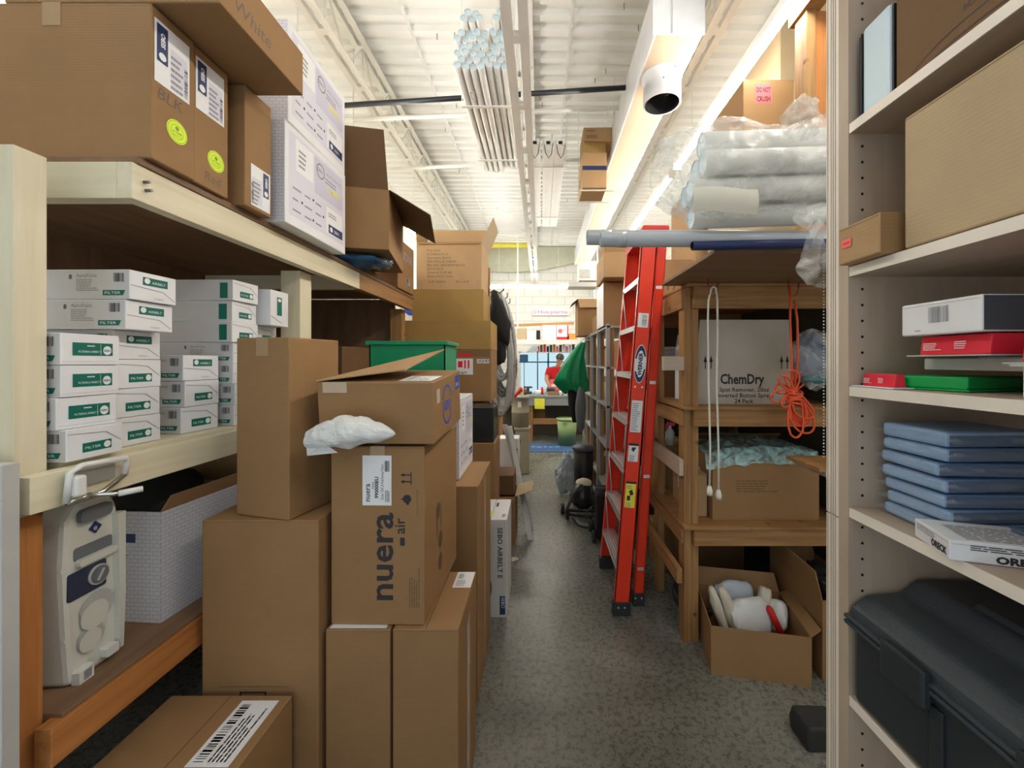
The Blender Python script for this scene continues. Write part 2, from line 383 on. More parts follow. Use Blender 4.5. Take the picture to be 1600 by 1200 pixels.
def empty(name, loc, label, cat, group=None, rz=0, rx=0, ry=0):
    o = bpy.data.objects.new(name, None); COL.objects.link(o); o.location = loc; o.rotation_euler = (R(rx), R(ry), R(rz))
    o.empty_display_size = .05
    o['label'] = label; o['category'] = cat
    if group: o['group'] = group
    return o
def tag(o, label, cat, group=None):
    o['label'] = label; o['category'] = cat
    if group: o['group'] = group
    return o
def single(name, loc, label, cat, fn, group=None, rz=0, rx=0, ry=0, smooth=None):
    """a thing that is one mesh; fn(mb) draws in local coordinates"""
    mb = MB(); fn(mb); o = mb.build(name, smooth=smooth); o.location = loc; o.rotation_euler = (R(rx), R(ry), R(rz))
    return tag(o, label, cat, group)
def struct(o): o['kind'] = 'structure'; return o
def wpart(root, name, boxes, bev=.002):
    """part made of world-coordinate boxes: (x0,x1,y0,y1,z0,z1,mat)"""
    mb = MB(root)
    for b in boxes: mb.box(*b, bev=bev)
    return mb.build(name, root)

def carton(x0, x1, y0, y1, z0, z1, label, mat='card', prints=(), stickers=(), rz=0, rx=0, ry=0, tape='y', name='cardboard_box', cat='cardboard box',
           group=None, flaps=None, sidemat=None, topmat=None, seamd=True, tapemat='tape', contents=None):
    w, d, h = x1-x0, y1-y0, z1-z0
    root = empty(name, ((x0+x1)/2, (y0+y1)/2, z0), label, cat, group, rz, rx, ry)
    mb = MB()
    if flaps is None:
        mb.box(-w/2, w/2, -d/2, d/2, 0, h, mat, bev=min(.004, h*.05))
        for sd, mt in (sidemat or {}).items():
            W, Hh = mb.face(sd, w, d, h); mb.rect(.002, .002, W-.002, Hh-.002, mt, .0003)
        if seamd:
            W, Hh = mb.face('top', w, d, h)
            if tape == 'x' or tape == 'x_none': mb.rect(.001, Hh/2-.0012, W-.001, Hh/2+.0012, 'seam')
            else: mb.rect(W/2-.0012, .001, W/2+.0012, Hh-.001, 'seam')
            for sd in ('front', 'right', 'left'):           # crease where the flaps fold over
                W, Hh = mb.face(sd, w, d, h); mb.rect(.003, Hh-.006, W-.003, Hh-.0045, 'card_edge' if mat.startswith('card') else 'white_box_side', .0002)
    else:
        t = .005; M0 = mb.M
        mb.box(-w/2, w/2, -d/2, d/2, 0, t, mat)
        mb.box(-w/2, w/2, -d/2, -d/2+t, t, h, mat); mb.box(-w/2, w/2, d/2-t, d/2, t, h, mat)
        mb.box(-w/2, -w/2+t, -d/2+t, d/2-t, t, h, mat); mb.box(w/2-t, w/2, -d/2+t, d/2-t, t, h, mat)
        for sd, mt in (sidemat or {}).items():
            W, Hh = mb.face(sd, w, d, h); mb.rect(.0005, .0005, W-.0005, Hh-.0005, mt, .0003)
    for sd, fn in prints:
        W, Hh = mb.face(sd, w, d, h); fn(mb, W, Hh)
    mb.M = Matrix(); mb.build('body', root)
    if flaps is None and tape and not tape.endswith('none'):
        tb = MB(); e = .0012; q = .024; dn = min(.06, h*.3)
        if tape == 'x':
            tb.box(-w/2-e, w/2+e, -q, q, h, h+e, tapemat); tb.box(-w/2-e, -w/2, -q, q, h-dn, h, tapemat); tb.box(w/2, w/2+e, -q, q, h-dn, h, tapemat)
        else:
            tb.box(-q, q, -d/2-e, d/2+e, h, h+e, tapemat); tb.box(-q, q, -d/2-e, -d/2, h-dn, h, tapemat); tb.box(-q, q, d/2, d/2+e, h-dn, h, tapemat)
        tb.build('tape', root)
    for fl in (flaps or ()):
        sd, ang, ln = fl[:3]; fm = fl[3] if len(fl) > 3 else mat; t = .004
        fb = MB(); L = w if sd in ('front', 'back') else d
        # hinge frame: n outward
        n = {'front': Vector((0, -1, 0)), 'back': Vector((0, 1, 0)), 'right': Vector((1, 0, 0)), 'left': Vector((-1, 0, 0))}[sd]
        a = Vector((0, 0, 1)).cross(n); base = Vector((0, 0, h))+n*((d if sd in ('front', 'back') else w)/2)
        up = Vector((0, 0, 1))*math.cos(R(ang))+n*math.sin(R(ang)); nn = n*math.cos(R(ang))-Vector((0, 0, 1))*math.sin(R(ang))
        c = [base-a*(L/2-.004), base+a*(L/2-.004), base+a*(L/2-.02)+up*ln, base-a*(L/2-.02)+up*ln]
        fb.prism(c, -nn*t, fm); fb.build('flap', root)
    for st in stickers:
        sd, fn = st[0], st[1]
        sb = MB(); W, Hh = sb.face(sd, w, d, h); sb.off = .0016; fn(sb, W, Hh); sb.M = Matrix()
        o = sb.build(st[3] if len(st) > 3 else 'shipping_label', root)
        if len(st) > 2 and st[2]: o['label'] = st[2]
    if contents: contents(root, w, d, h)
    return root
def sticker(u0, v0, u1, v1, bar=None, seed=1, vert=False, extra=None, base='paper'):
    def fn(mb, W, Hh):
        mb.rect(u0, v0, u1, v1, base, .001)
        w, h = u1-u0, v1-v0
        if vert:
            mb.bars(u0+.08*w, v0+.1*h, .3*w, .8*h, 'ink', n=26, seed=seed, vert=True); mb.lines(u0+.48*w, v0+.1*h, .42*w, .78*h, 5, 'ink_grey', seed=seed, vert=True)
        else:
            mb.bars(u0+.1*w, v0+.08*h, .8*w, .28*h, 'ink', n=26, seed=seed); mb.lines(u0+.1*w, v0+.44*h, .8*w, .46*h, 5, 'ink_grey', seed=seed)
        if extra: extra(mb, u0, v0, w, h)
    return fn
# ================================================================ SETTING
def floor_fn():
    mb = MB(); mb.box(-2.4, 2.7, -1.2, 9.9, -.1, 0, 'concrete'); return struct(mb.build('floor'))
floor_fn()
def ceiling_fn():
    mb = MB(); prof = []; y = -1.2; p = .152; hgt = .038; zc = 4.4
    while y < 9.9:
        prof += [(y, zc), (y+.055, zc), (y+.075, zc+hgt), (y+.132, zc+hgt)]; y += p
    vs = []; fs = []
    for i, (yy, zz) in enumerate(prof):
        vs += [(-2.4, yy, zz), (2.7, yy, zz)]
        if i: fs.append((2*i-2, 2*i-1, 2*i+1, 2*i))
    mb.quads(vs, fs, 'deck'); mb.box(-2.4, 2.7, -1.2, 9.9, 4.45, 4.5, 'deck')
    for x in (-1.1, .25): mb.box(x-.012, x+.012, -1.2, 9.9, 4.395, 4.399, 'steel_side')     # sheet laps
    rnd = random.Random(4)
    for i in range(26):                                                                    # fixing screws poking through the deck
        xx = rnd.uniform(-1.3, 1.1); yy = rnd.uniform(2.9, 7.5); mb.cyl((xx, yy, 4.35), .0035, .05, 'screw', n=5)
    return struct(mb.build('ceiling'))
ceiling_fn()
def wallbox(name, b, m):
    mb = MB(); mb.box(*b, m); return struct(mb.build(name))
wallbox('wall_left', (-2.5, -2.4, -1.2, 9.9, 0, 4.5), 'block_wall_side')
wallbox('wall_right', (2.7, 2.8, -1.2, 9.9, 0, 4.5), 'block_wall_side')
# end wall with a window opening
WY = 9.8; wx0, wx1 = X(811, WY), X(925, WY); wz0, wz1 = Z(618, WY), Z(549, WY)
mb = MB()
mb.box(-2.4, wx0, WY, WY+.15, 0, 4.5, 'block_wall'); mb.box(wx1, 2.7, WY, WY+.15, 0, 4.5, 'block_wall')
mb.box(wx0, wx1, WY, WY+.15, 0, wz0, 'block_wall'); mb.box(wx0, wx1, WY, WY+.15, wz1, 4.5, 'block_wall')
struct(mb.build('wall_back'))
mb = MB(); t = .04
mb.box(wx0, wx1, WY-.01, WY+.06, wz0, wz0+t, 'white_plastic'); mb.box(wx0, wx1, WY-.01, WY+.06, wz1-t, wz1, 'white_plastic')
mb.box(wx0, wx0+t, WY-.01, WY+.06, wz0, wz1, 'white_plastic'); mb.box(wx1-t, wx1, WY-.01, WY+.06, wz0, wz1, 'white_plastic')
mx_ = (wx0+wx1)/2-.2; mb.box(mx_, mx_+.04, WY-.01, WY+.06, wz0, wz1, 'dark_blue'); mb.box(wx0, wx1, WY-.01, WY+.05, wz1-.28, wz1-.25, 'dark_blue')
win = struct(mb.build('window_1'))
mb = MB(); mb.box(wx0+t, wx1-t, WY+.02, WY+.026, wz0+t, wz1-t, 'glass'); mb.build('pane', win)
# olive bulkhead with the sagging lower edge, high on the end wall
mb = MB(); pts = [(X(700, 9.6), 9.6, 4.38), (X(700, 9.6), 9.6, Z(412, 9.6))]
for i in range(13):
    a = i/12; px = 700+a*(897-700); py = 410+15*math.sin(math.pi*min(1, a*1.02))**.8; pts.append((X(px, 9.6), 9.6, Z(py, 9.6)))
pts += [(X(930, 9.6), 9.6, Z(405, 9.6)), (X(930, 9.6), 9.6, 4.38)]
mb.prism(pts, (0, .12, 0), 'olive_panel'); struct(mb.build('trim_1'))

# ---- roof joists
def joist(xc, label, zb=4.0, depth=.36, wide=.05, gap=.035):
    root = empty('roof_joist', (xc, -1.1, zb), label, 'roof joist', 'roof joists under the corrugated deck')
    for nm, z in (('bottom_chord', 0), ('top_chord', depth)):
        mb = MB()
        for s in (-1, 1):
            a = s*gap/2; b = s*(gap/2+wide); mb.box(a, b, 0, 10.9, z, z+.006, 'steel_white'); mb.box(a, a+s*.006, 0, 10.9, z+.006, z+.045, 'steel_white')
        for k in range(18): mb.box(-gap/2, gap/2, .3+k*.61, .36+k*.61, z, z+.03, 'steel_white')
        mb.build(nm, root)
    mb = MB(); p = .61; k = 0; y = .05
    while y < 10.6:
        mb.tube([(0, y, .03), (0, y+p/2, depth+.01), (0, y+p, .03)], .010, 'steel_white', n=6); 
        mb.tube([(0, y+p/2, .03), (0, y+p/2, depth)], .007, 'steel_white', n=6); y += p
    mb.build('web', root)
joist(-1.58, 'white open-web steel joist at upper left above the stacked cartons')
joist(-.140, 'white open-web steel joist running down the middle of the ceiling', zb=3.45, depth=.91, wide=.056, gap=.036)
joist(1.27, 'white open-web steel joist beside the long boxed duct')
for d, x0, x1, y0, y1, lab in ((3.72, 575, 970, 187, 165, 'thin white bracing rod crossing below the joists, nearer of two'), (4.72, 590, 915, 266, 246, 'thin white bracing rod crossing under the hanging light fittings')):
    def fn(mb, d=d, x0=x0, x1=x1, y0=y0, y1=y1): mb.tube([(X(x0, d)-.4, 0, Z(y0+2, d)), (X(x1, d)+.5, 0, Z(y1, d))], .02, 'steel_white', n=8)
    single('bracing_rod', (0, d, 0), lab, 'bracing rod', fn, 'white bracing rods')
single('black_pipe', (0, 3.42, 0), 'black iron pipe crossing the aisle high under the ceiling', 'pipe', lambda mb: mb.tube([(X(470, 3.42), 0, Z(169, 3.42)), (X(977, 3.42), 0, Z(137, 3.42))], .021, 'black_steel', n=12))
single('gas_pipe', (0, 9.45, 0), 'yellow painted pipe across the top of the far wall', 'pipe', lambda mb: mb.tube([(X(640, 9.4), 0, Z(385, 9.4)), (X(830, 9.4), 0, Z(381, 9.4))], .07, 'yellow_paint', n=12))
# boxed duct with its round outlet
DZ = 3.70
duct = empty('air_duct', (.885, 2.55, DZ), 'long boxed white duct with peach underside beside the right joist', 'air duct')
x0, x1 = .73, 1.04
wpart(duct, 'side_panel', [(x0, x0+.012, 2.55, 8.6, DZ, 4.02, 'duct_white'), (x1-.012, x1, 2.55, 8.6, DZ, 4.02, 'duct_white')], 0)
wpart(duct, 'end_panel', [(x0-.012, x1+.012, 2.54, 2.552, DZ, 4.39, 'duct_white'), (x0+.11, x0+.118, 2.532, 2.54, DZ, 4.39, 'steel_side')], 0)
wpart(duct, 'bottom_panel', [(x0+.012, x1-.012, 2.552, 8.6, DZ, DZ+.01, 'duct_paint')]+[(x0, x1, y, y+.012, DZ-.004, DZ, 'duct_paint') for y in (4.9, 6.6)], 0)
mb = MB(duct); c = Vector((X(1036, 2.9), 2.93, DZ)); r = .135; dn = .20
mb.lathe(c, [(r+.012, 0), (r+.012, -.012), (r, -.014), (r, -dn), (r-.012, -dn)], 'duct_white', 36)
mb.lathe(c, [(r-.012, -dn), (r-.014, -.02), (0, -.02)], 'black', 36)
collar = mb.build('outlet_collar', duct)
mb = MB(duct); cc = c+Vector((0, 0, -.02)); mb.blob(cc+Vector((.03, 0, -.05)), (.07, .03, .07), 'black_gloss', 3, .2, 2); mb.build('damper', collar)
mb = MB(duct)
for a in (-.03, .05): mb.cyl(c+Vector((a, -r-.001, -.07+a)), .005, -.006, 'screw', axis='y', n=8)
mb.build('screw', collar)
for x, y in ((.72, 3.9),):
    single('hanger_wire', (x, y, 4.0), 'thin wire holding the duct, left of its near end', 'wire', lambda mb: mb.tube([(0, 0, -.02), (0, 0, .4)], .003, 'steel_side', n=5))

# ---- fluorescent fixtures
def fixture(x, y0, y1, z, label, group='fluorescent strip lights', alongx=False):
    L = (y1-y0)/2; root = empty('fluorescent_light', (x, (y0+y1)/2, z), label, 'ceiling light', group, rz=90 if alongx else 0)
    mb = MB(); mb.prism([(-.022, -L, .035), (.022, -L, .035), (.03, -L, .075), (-.03, -L, .075)], (0, 2*L, 0), 'steel_white'); mb.build('housing', root)
    for s in (-1, 1):
        mb = MB(); mb.box(-.035, .035, s*L-.012, s*L+.012, -.02, .05, 'white_plastic', bev=.003); mb.build('end_cap', root)
    mb = MB(); mb.tube([(0, -L+.015, 0), (0, L-.015, 0)], .019, 'tube_light', n=8); mb.build('tube', root)
    mb = MB()
    for s in (-.7, .7): mb.tube([(0, s*L, .07), (0, s*L, 4.4-z)], .004, 'steel_side', n=5)
    mb.build('hanger', root)
    return root
fixture(1.27, 1.25, 3.7, 3.40, 'bright bare-tube strip light above the plastic wrapped pipes')
fixture(1.27, 3.85, 6.3, 3.40, 'strip light on the right beyond the ladder top', )
fixture(-1.68, .7, 3.1, 3.30, 'strip light over the shelf of cartons at left')
fixture(-1.68, 3.2, 5.6, 3.30, 'strip light glimpsed past the drooping flap of the open carton')
fixture(-1.68, 5.8, 8.2, 3.30, 'added strip light brightening the far left, beyond the tall open carton')  # added lamp to brighten the far end of the aisle
fixture(1.27, -.5, 1.1, 3.40, 'strip light above the plywood bookcase')
fixture(1.27, 6.5, 8.9, 3.40, 'added strip light brightening the far right, beyond the heater')  # extra lamp put in to light the far floor and bench
rf = fixture(X(826, 8.2), 0, 1.75, Z(449, 8.2), 'strip light running across the far end above the workbench', alongx=True); rf.location.y = 8.2
# ================================================================ LEFT RACK
lr = empty('shelving_rack', (-1.12, 1.0, 0), 'long cream painted lumber shelving rack along the left side', 'shelving rack')
def P(root, name, *b, bev=.002): return wpart(root, name, b, bev)
P(lr, 'post', (-1.32, -1.163, .875, .935, 1.25, 2.08, 'cream_z'))
o = P(lr, 'post', (-1.30, -1.166, .885, .93, 0, 1.252, 'pine_orange_z')); o['label'] = 'bare orange pine lower post'
P(lr, 'post', (-1.20, -1.11, 1.83, 1.92, 0, 2.02, 'cream_z'))
P(lr, 'post', (-1.20, -1.11, 3.16, 3.25, 0, 2.02, 'pine_z'))
for y in (1.0, 1.83, 3.16): P(lr, 'post', (-2.0, -1.91, y, y+.09, 0, 2.02, 'pine_z'))
P(lr, 'fascia', (-1.09, -1.05, 1.019, 2.30, 2.02, 2.114, 'cream_y'))
o = P(lr, 'fascia', (-1.09, -1.05, 2.302, 3.25, 2.02, 2.114, 'pine_y')); o['label'] = 'bare wood end of the top front rail'
P(lr, 'end_rail', (-1.32, -1.09, 1.019, 1.06, 2.02, 2.114, 'cream_x'))
P(lr, 'shelf_board', (-2.04, -1.045, 1.03, 3.28, 2.1142, 2.135, 'brownply_y'))
P(lr, 'shelf_rail', (-1.99, -1.10, 2.35, 2.39, 2.03, 2.112, 'cream_x'))
P(lr, 'fascia', (-1.16, -1.12, .87, 3.25, 1.262, 1.345, 'cream_y'))
P(lr, 'shelf_board', (-2.0, -1.165, .96, 3.25, 1.335, 1.357, 'cream_y'))
P(lr, 'fascia', (-1.15, -1.11, .90, 3.25, .675, .765, 'pine_orange_y'))
P(lr, 'shelf_board', (-2.0, -1.12, .93, 3.25, .755, .775, 'brownply_y'))
P(lr, 'back_panel', (-2.03, -2.005, .95, 3.25, 0, 2.11, 'brownply_z'))  # added to close the rear so the rack interior stays dark
P(lr, 'end_panel', (-2.0, -1.2, 3.26, 3.275, 0, 2.11, 'brownply_z'))
mb = MB(lr)
for y, z in ((1.05, 2.075), (1.055, 2.055)): mb.cyl((-1.052, y, z), .004, .018, 'screw', axis='x', n=8)
for x in (-1.19,): 
    for z in (1.14, 1.04, .79): mb.cyl((x, .8845, z), .0055, -.002, 'black', axis='y', n=10)
mb.build('screw', lr)
# grey metal panel standing at the near left edge
gp = empty('metal_locker', (-1.2, .83, 0), 'pale grey metal locker edge standing before the rack at far left', 'locker')
P(gp, 'body', (-1.40, -1.115, .82, .85, 0, 1.385, 'light_grey'))
P(gp, 'door_edge', (-1.132, -1.127, .817, .82, 0, 1.38, 'charcoal'))

# ---- filter bag boxes on the middle shelf
def bagbox(x1, y0, y1, z0, h, L, label, style, rz=0, standing=False):
    """white bag box with its long side reaching back into the shelf; x1 is the front end"""
    w, d = L, y1-y0
    root = empty('filter_bag_box', (x1-w/2, (y0+y1)/2, z0), label, 'box', 'white filter bag boxes on the middle shelf', rz=rz)
    mb = MB(); mb.box(-w/2, w/2, -d/2, d/2, 0, h, 'white_box', bev=.0015)
    W, Hh = mb.face('right', w, d, h)
    g = 'green_label'
    if standing:
        mb.rect(W*.34, Hh*.30, W*.62, Hh*.82, g); mb.disc(W*.48, Hh*.74, W*.1, 'paper', .0009, r2=Hh*.05); mb.quad([(0.02*W, .25*Hh), (.03*W, .27*Hh), (.6*W, .10*Hh), (.6*W, .08*Hh)], 'ink_grey')
    elif style == 'A':      # long label with round mark at its right
        mb.rect(W*.18, Hh*.30, W*.87, Hh*.72, g); mb.disc(W*.77, Hh*.48, W*.075, 'paper', .0009, r2=Hh*.15); mb.text('SEBO', W*.705, Hh*.44, Hh*.1, g, width=W*.13, o=.0012, bold=.02)
        mb.text('FILTERBAG AIRBELT K', W*.27, Hh*.40, Hh*.09, 'paper', width=W*.40, o=.0009); mb.rect(W*.65, Hh*.32, W*.655, Hh*.68, 'paper', .0009)
        mb.lines(W*.42, Hh*.60, W*.2, Hh*.08, 1, 'paper', .0009)
        mb.rect(.002, .008, W-.002, .0085, 'ink_grey')
    elif style == 'B':      # tucked flap end with label high
        mb.rect(W*.26, Hh*.56, W*.80, Hh*.84, g); mb.disc(W*.35, Hh*.72, W*.06, 'paper', .0009, r2=Hh*.1); mb.text('AIRBELT', W*.45, Hh*.64, Hh*.12, 'paper', width=W*.3, o=.0009)
        mb.quad([(W*.02, Hh*.50), (W*.7, Hh*.42), (W*.97, Hh*.12), (W*.965, Hh*.10), (W*.69, Hh*.40), (W*.02, Hh*.48)], 'ink_grey')
        mb.text('FILTERBAGS', W*.5, Hh*.1, Hh*.07, 'ink_grey', width=W*.2)
    else:                   # label low with round mark right
        mb.rect(W*.26, Hh*.20, W*.78, Hh*.50, g); mb.disc(W*.70, Hh*.35, W*.065, 'paper', .0009, r2=Hh*.11); mb.text('FILTER', W*.30, Hh*.30, Hh*.11, 'paper', width=W*.28, o=.0009)
        mb.quad([(W*.02, Hh*.86), (W*.68, Hh*.78), (W*.97, Hh*.42), (W*.965, Hh*.40), (W*.66, Hh*.76), (W*.02, Hh*.84)], 'ink_grey')
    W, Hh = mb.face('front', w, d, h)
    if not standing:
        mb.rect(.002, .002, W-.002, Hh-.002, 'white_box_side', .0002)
        if style == 'F':
            mb.rect(W-.05, Hh*.1, W-.02, Hh*.85, g)
        else:
            mb.text('8', W*.50, Hh*.68, Hh*.22, 'ink', bold=.02); mb.text('AeroPoint', W*.56, Hh*.74, Hh*.17, 'ink_grey', bold=.01); mb.lines(W*.56, Hh*.28, W*.2, Hh*.42, 6, 'ink_grey')
            mb.bars(W-.045, Hh*.58, .03, Hh*.3, 'ink'); mb.quad([(W-.075, Hh*.12), (W-.018, Hh*.12), (W-.012, Hh*.30), (W-.075, Hh*.30)], g)
            mb.text('FILTER', W-.07, Hh*.17, Hh*.12, 'paper', o=.0009, width=.045)
    mb.M = Matrix(); mb.build('carton', root)
    fb = MB(); W, Hh = fb.face('right', w, d, h)      # slightly lifted tuck flap
    if style != 'A' and not standing: fb.quad([(W*.05, .001), (W*.95, .001), (W*.95, Hh*.03), (W*.05, Hh*.03)], 'white_box', .0012); fb.M = Matrix(); fb.build('tuck_flap', root)
    else: fb.bm.free()
    return root
zb = 1.358; H0 = .078
ordn = ['bottom', 'second lowest', 'third', 'top']
for i in range(4): bagbox(-1.15+[.012, 0, .003, .006][i], .945, 1.077, zb+i*H0, H0-.001, .27, f'white box with long green label, {ordn[i]} of the nearest short stack', 'C' if i == 0 else 'A', rz=[2, -1, 1, 0][i])
h2 = .0828
for i in range(4): bagbox(-1.185, 1.10, 1.235, zb+i*h2, h2-.001, .27, f'white flap-end box, {["bottom", "second", "third", "fourth"][i]} from the shelf in the tall second stack', 'B' if i == 3 else 'C', rz=[1, -1, 2, 0][i])
bagbox(-1.135, 1.085, 1.222, zb+4*h2, h2-.002, .34, 'white box with tiny printed side, second from top of the tall second stack', 'B', rz=0)
bagbox(-1.125, 1.09, 1.225, zb+5*h2, h2-.002, .34, 'white box crowning the tall second stack just below the upper shelf', 'B', rz=-1)
for i in range(3): bagbox(-1.20, 1.335, 1.478, zb+i*.0885, .087, .27, f'white box in the low third stack, {["bottom one", "middle one", "top one"][i]}', 'C' if i < 2 else 'B', rz=[-3, 1, -1][i])
h4 = .079
for i in range(7): bagbox(-1.16-(.01 if i in (3, 5) else 0), 1.50, 1.63, zb+i*h4, h4-.001, .36, f'white box {["at the base", "second up", "third up", "fourth up", "fifth up", "sixth up", "at the top"][i]} of the deeper stack behind the low one', 'F' if i > 3 else 'B', rz=[0, 1, -1, 2, -2, 1, -1][i])
for i in range(5): bagbox(-1.19, 1.66, 1.785, zb+i*h4, h4-.001, .3, f'white box {["lowest", "second", "third", "fourth", "highest"][i]} in the rearmost stack beside the cream post', 'C', rz=[1, -2, 0, 2, 0][i])
bagbox(-1.13, 1.66, 1.775, zb+5*h4, .15, .13, 'white bag box standing upright beside the cream post', 'A', standing=True)

# ---- cartons on the top shelf
TZ = 2.136
def hand(txt, u, v, s, sh=.15, rot=0): return lambda mb, W, H: mb.text(txt, W*u, H*v, s, 'marker', shear=sh, rot=rot)
def sheetlabel(mb, u0, v0, u1, v1, flip=False):
    mb.rect(u0, v0, u1, v1, 'paper', .001); w, h = u1-u0, v1-v0
    a, c = (.62, .92) if flip else (.06, .36)
    mb.rect(u0+a*w, v0+.35*h, u0+c*w, v1-.05*h, 'navy'); mb.disc(u0+(a+c)/2*w, v0+.45*h, .1*w, 'paper', .0019); mb.text('SEBO', u0+(a+.22)*w, v0+.6*h, .16*w, 'paper', rot=90, o=.0019, bold=.03)
    q = .06 if flip else .44
    mb.rect(u0+q*w, v0+.06*h, u0+(q+.5)*w, v0+.7*h, 'lilac_pale', .0012); mb.lines(u0+q*w, v0+.05*h, .45*w, .6*h, 6, 'ink_grey', seed=int(u0*999))
    mb.bars(u0+(.84 if not flip else .02)*w, v0+.06*h, .1*w, .5*h, 'ink', vert=True)
def neon(mb, u, v, r):
    mb.disc(u, v, r, 'neon', .001); mb.disc(u, v, r*.9, 'olive_ink', .0014, inner=.96); mb.disc(u, v, r*.62, 'olive_ink', .0014, inner=.95)
    mb.disc(u, v+r*.3, r*.18, 'olive_ink', .0014); mb.text('10 YEAR', u, v-r*.15, r*.26, 'olive_ink', center=True, o=.0014, bold=.02); mb.text('WARRANTY', u, v-r*.4, r*.18, 'olive_ink', center=True, o=.0014)
carton(-1.55, -1.026, 1.045, 1.176, TZ, 2.545, 'brown carton marked BLK with a round neon sticker, nearest on the top shelf',
       prints=[('right', hand('BLK', .1, .42, .045))],
       stickers=[('right', lambda mb, W, H: sheetlabel(mb, W*.06, H*.52, W*.86, H*.93), 'white and navy shipping sheet'), ('right', lambda mb, W, H: neon(mb, W*.56, H*.27, .032), 'round neon green warranty sticker', 'round_sticker')])
carton(-1.55, -1.032, 1.178, 1.31, TZ, 2.545, 'brown carton marked Red with neon sticker, second along the top shelf',
       prints=[('right', hand('Red', .28, .06, .04))],
       stickers=[('right', lambda mb, W, H: sheetlabel(mb, W*.06, H*.55, W*.86, H*.93), 'white and navy shipping sheet'), ('right', lambda mb, W, H: neon(mb, W*.62, H*.24, .032), 'round neon green warranty sticker', 'round_sticker')])
carton(-1.40, -1.01, 1.355, 1.488, TZ, 2.548, 'narrow brown carton between the Red carton and the printed white ones',
       stickers=[('right', lambda mb, W, H: sheetlabel(mb, W*.20, H*.03, W*.93, H*.38, True), 'white and navy shipping sheet')])
carton(-1.42, -.85, 1.05, 1.42, 2.55, 2.70, 'flat brown carton lying across the top of the left cartons, jutting out', tape='y',
       prints=[('right', hand('White', .12, .2, .06, rot=0))])
def sebopanel(mb, W, H):
    mb.rect(.004, .004, W-.004, H-.004, 'white_box', .0002)
    mb.rect(W*.05, H*.10, W*.96, H*.93, 'lilac_pale', .0006); mb.rect(W*.14, H*.58, W*.40, H*.90, 'paper', .001); mb.rect(W*.42, H*.50, W*.93, H*.90, 'lilac', .001)
    mb.disc(W*.52, H*.78, H*.085, 'ink_grey', .0014, inner=.8); mb.text('SEBO', W*.462, H*.765, H*.05, 'ink_grey', o=.0014, bold=.02)
    mb.text('AUTOMATIC', W*.62, H*.79, H*.045, 'ink_grey', width=W*.28, o=.0014); mb.text('SMART', W*.66, H*.62, H*.07, 'yellow_print', width=W*.22, o=.0014, bold=.03)
    mb.lines(W*.6, H*.7, W*.3, H*.07, 2, 'ink_grey', .0014); mb.lines(W*.18, H*.64, W*.16, H*.2, 4, 'ink_grey', .0014)
    for i in range(3):
        for j in range(3):
            mb.lines(W*(.10+.17*i), H*(.16+.11*j), W*.12, H*.04, 1, 'ink_grey', .001, seed=i*5+j)
            if (i+j) % 2: mb.disc(W*(.23+.17*i), H*(.18+.11*j), H*.014, 'ink', .001)
    mb.rect(W*.62, H*.14, W*.93, H*.44, 'paper', .001); mb.lines(W*.66, H*.34, W*.22, H*.06, 2, 'ink_grey', .0014)
    mb.rect(W*.66, H*.15, W*.93, H*.25, 'navy', .0014); mb.disc(W*.71, H*.20, H*.03, 'paper', .0018); mb.text('SEBO', W*.76, H*.18, H*.05, 'paper', o=.0018)
for z0, z1, xx, lab, dy in ((TZ, 2.532, -.98, 'white carton with lilac print panel sitting directly on the top shelf', 0), (2.534, 2.93, -.985, 'white carton with lilac print panel stacked upon its twin', .012)):
    carton(-1.42, xx, 1.52+dy, 1.99+dy, z0, z1, lab, mat='white_box', tape='x_none', sidemat={'front': 'brick_print'}, prints=[('right', sebopanel)], group='printed white cartons', rz=1.5 if dy else 0)
# dark bags and odds below the open carton
def bagfn(mb): mb.blob((0, 0, 0), (.22, .14, .045), 'dark_blue', 5, .35, 3, 2); mb.blob((.2, .04, -.005), (.07, .07, .035), 'film_dark', 8, .4, 3, 4)
single('plastic_bag', (-1.13, 2.25, TZ+.036), 'dark blue plastic bag squashed under the open carton', 'bag', bagfn)
carton(-1.33, -1.10, 2.42, 2.72, TZ, 2.192, 'low dark carton on which the open carton rests', mat='card_dark', tape='none')
# open carton
carton(-1.26, -.87, 2.08, 2.66, 2.2, 2.52, 'open brown carton with flaps spread, overhanging the top shelf', rz=12, mat='card',
       flaps=[('front', 8, .30, 'card_dark'), ('right', 118, .24, 'card_dark'), ('back', 40, .2, 'card'), ('left', 20, .2, 'card')])
def ducane(mb, W, H):
    mb.text('OUCANE', W*.08, H*.62, H*.26, 'ink_grey', width=W*.8, bold=.03); mb.rect(W*.5, H*.15, W*.75, H*.3, 'ink_grey'); mb.rect(W*.55, H*.17, W*.6, H*.28, 'card')
carton(-1.42, -1.03, 2.86, 3.22, TZ, 2.50, 'brown carton with large grey lettering at the end of the top shelf', prints=[('right', ducane)], sidemat={'front': 'card_dark'}, tape='none')  # front face painted darker, its shade put into the board colour

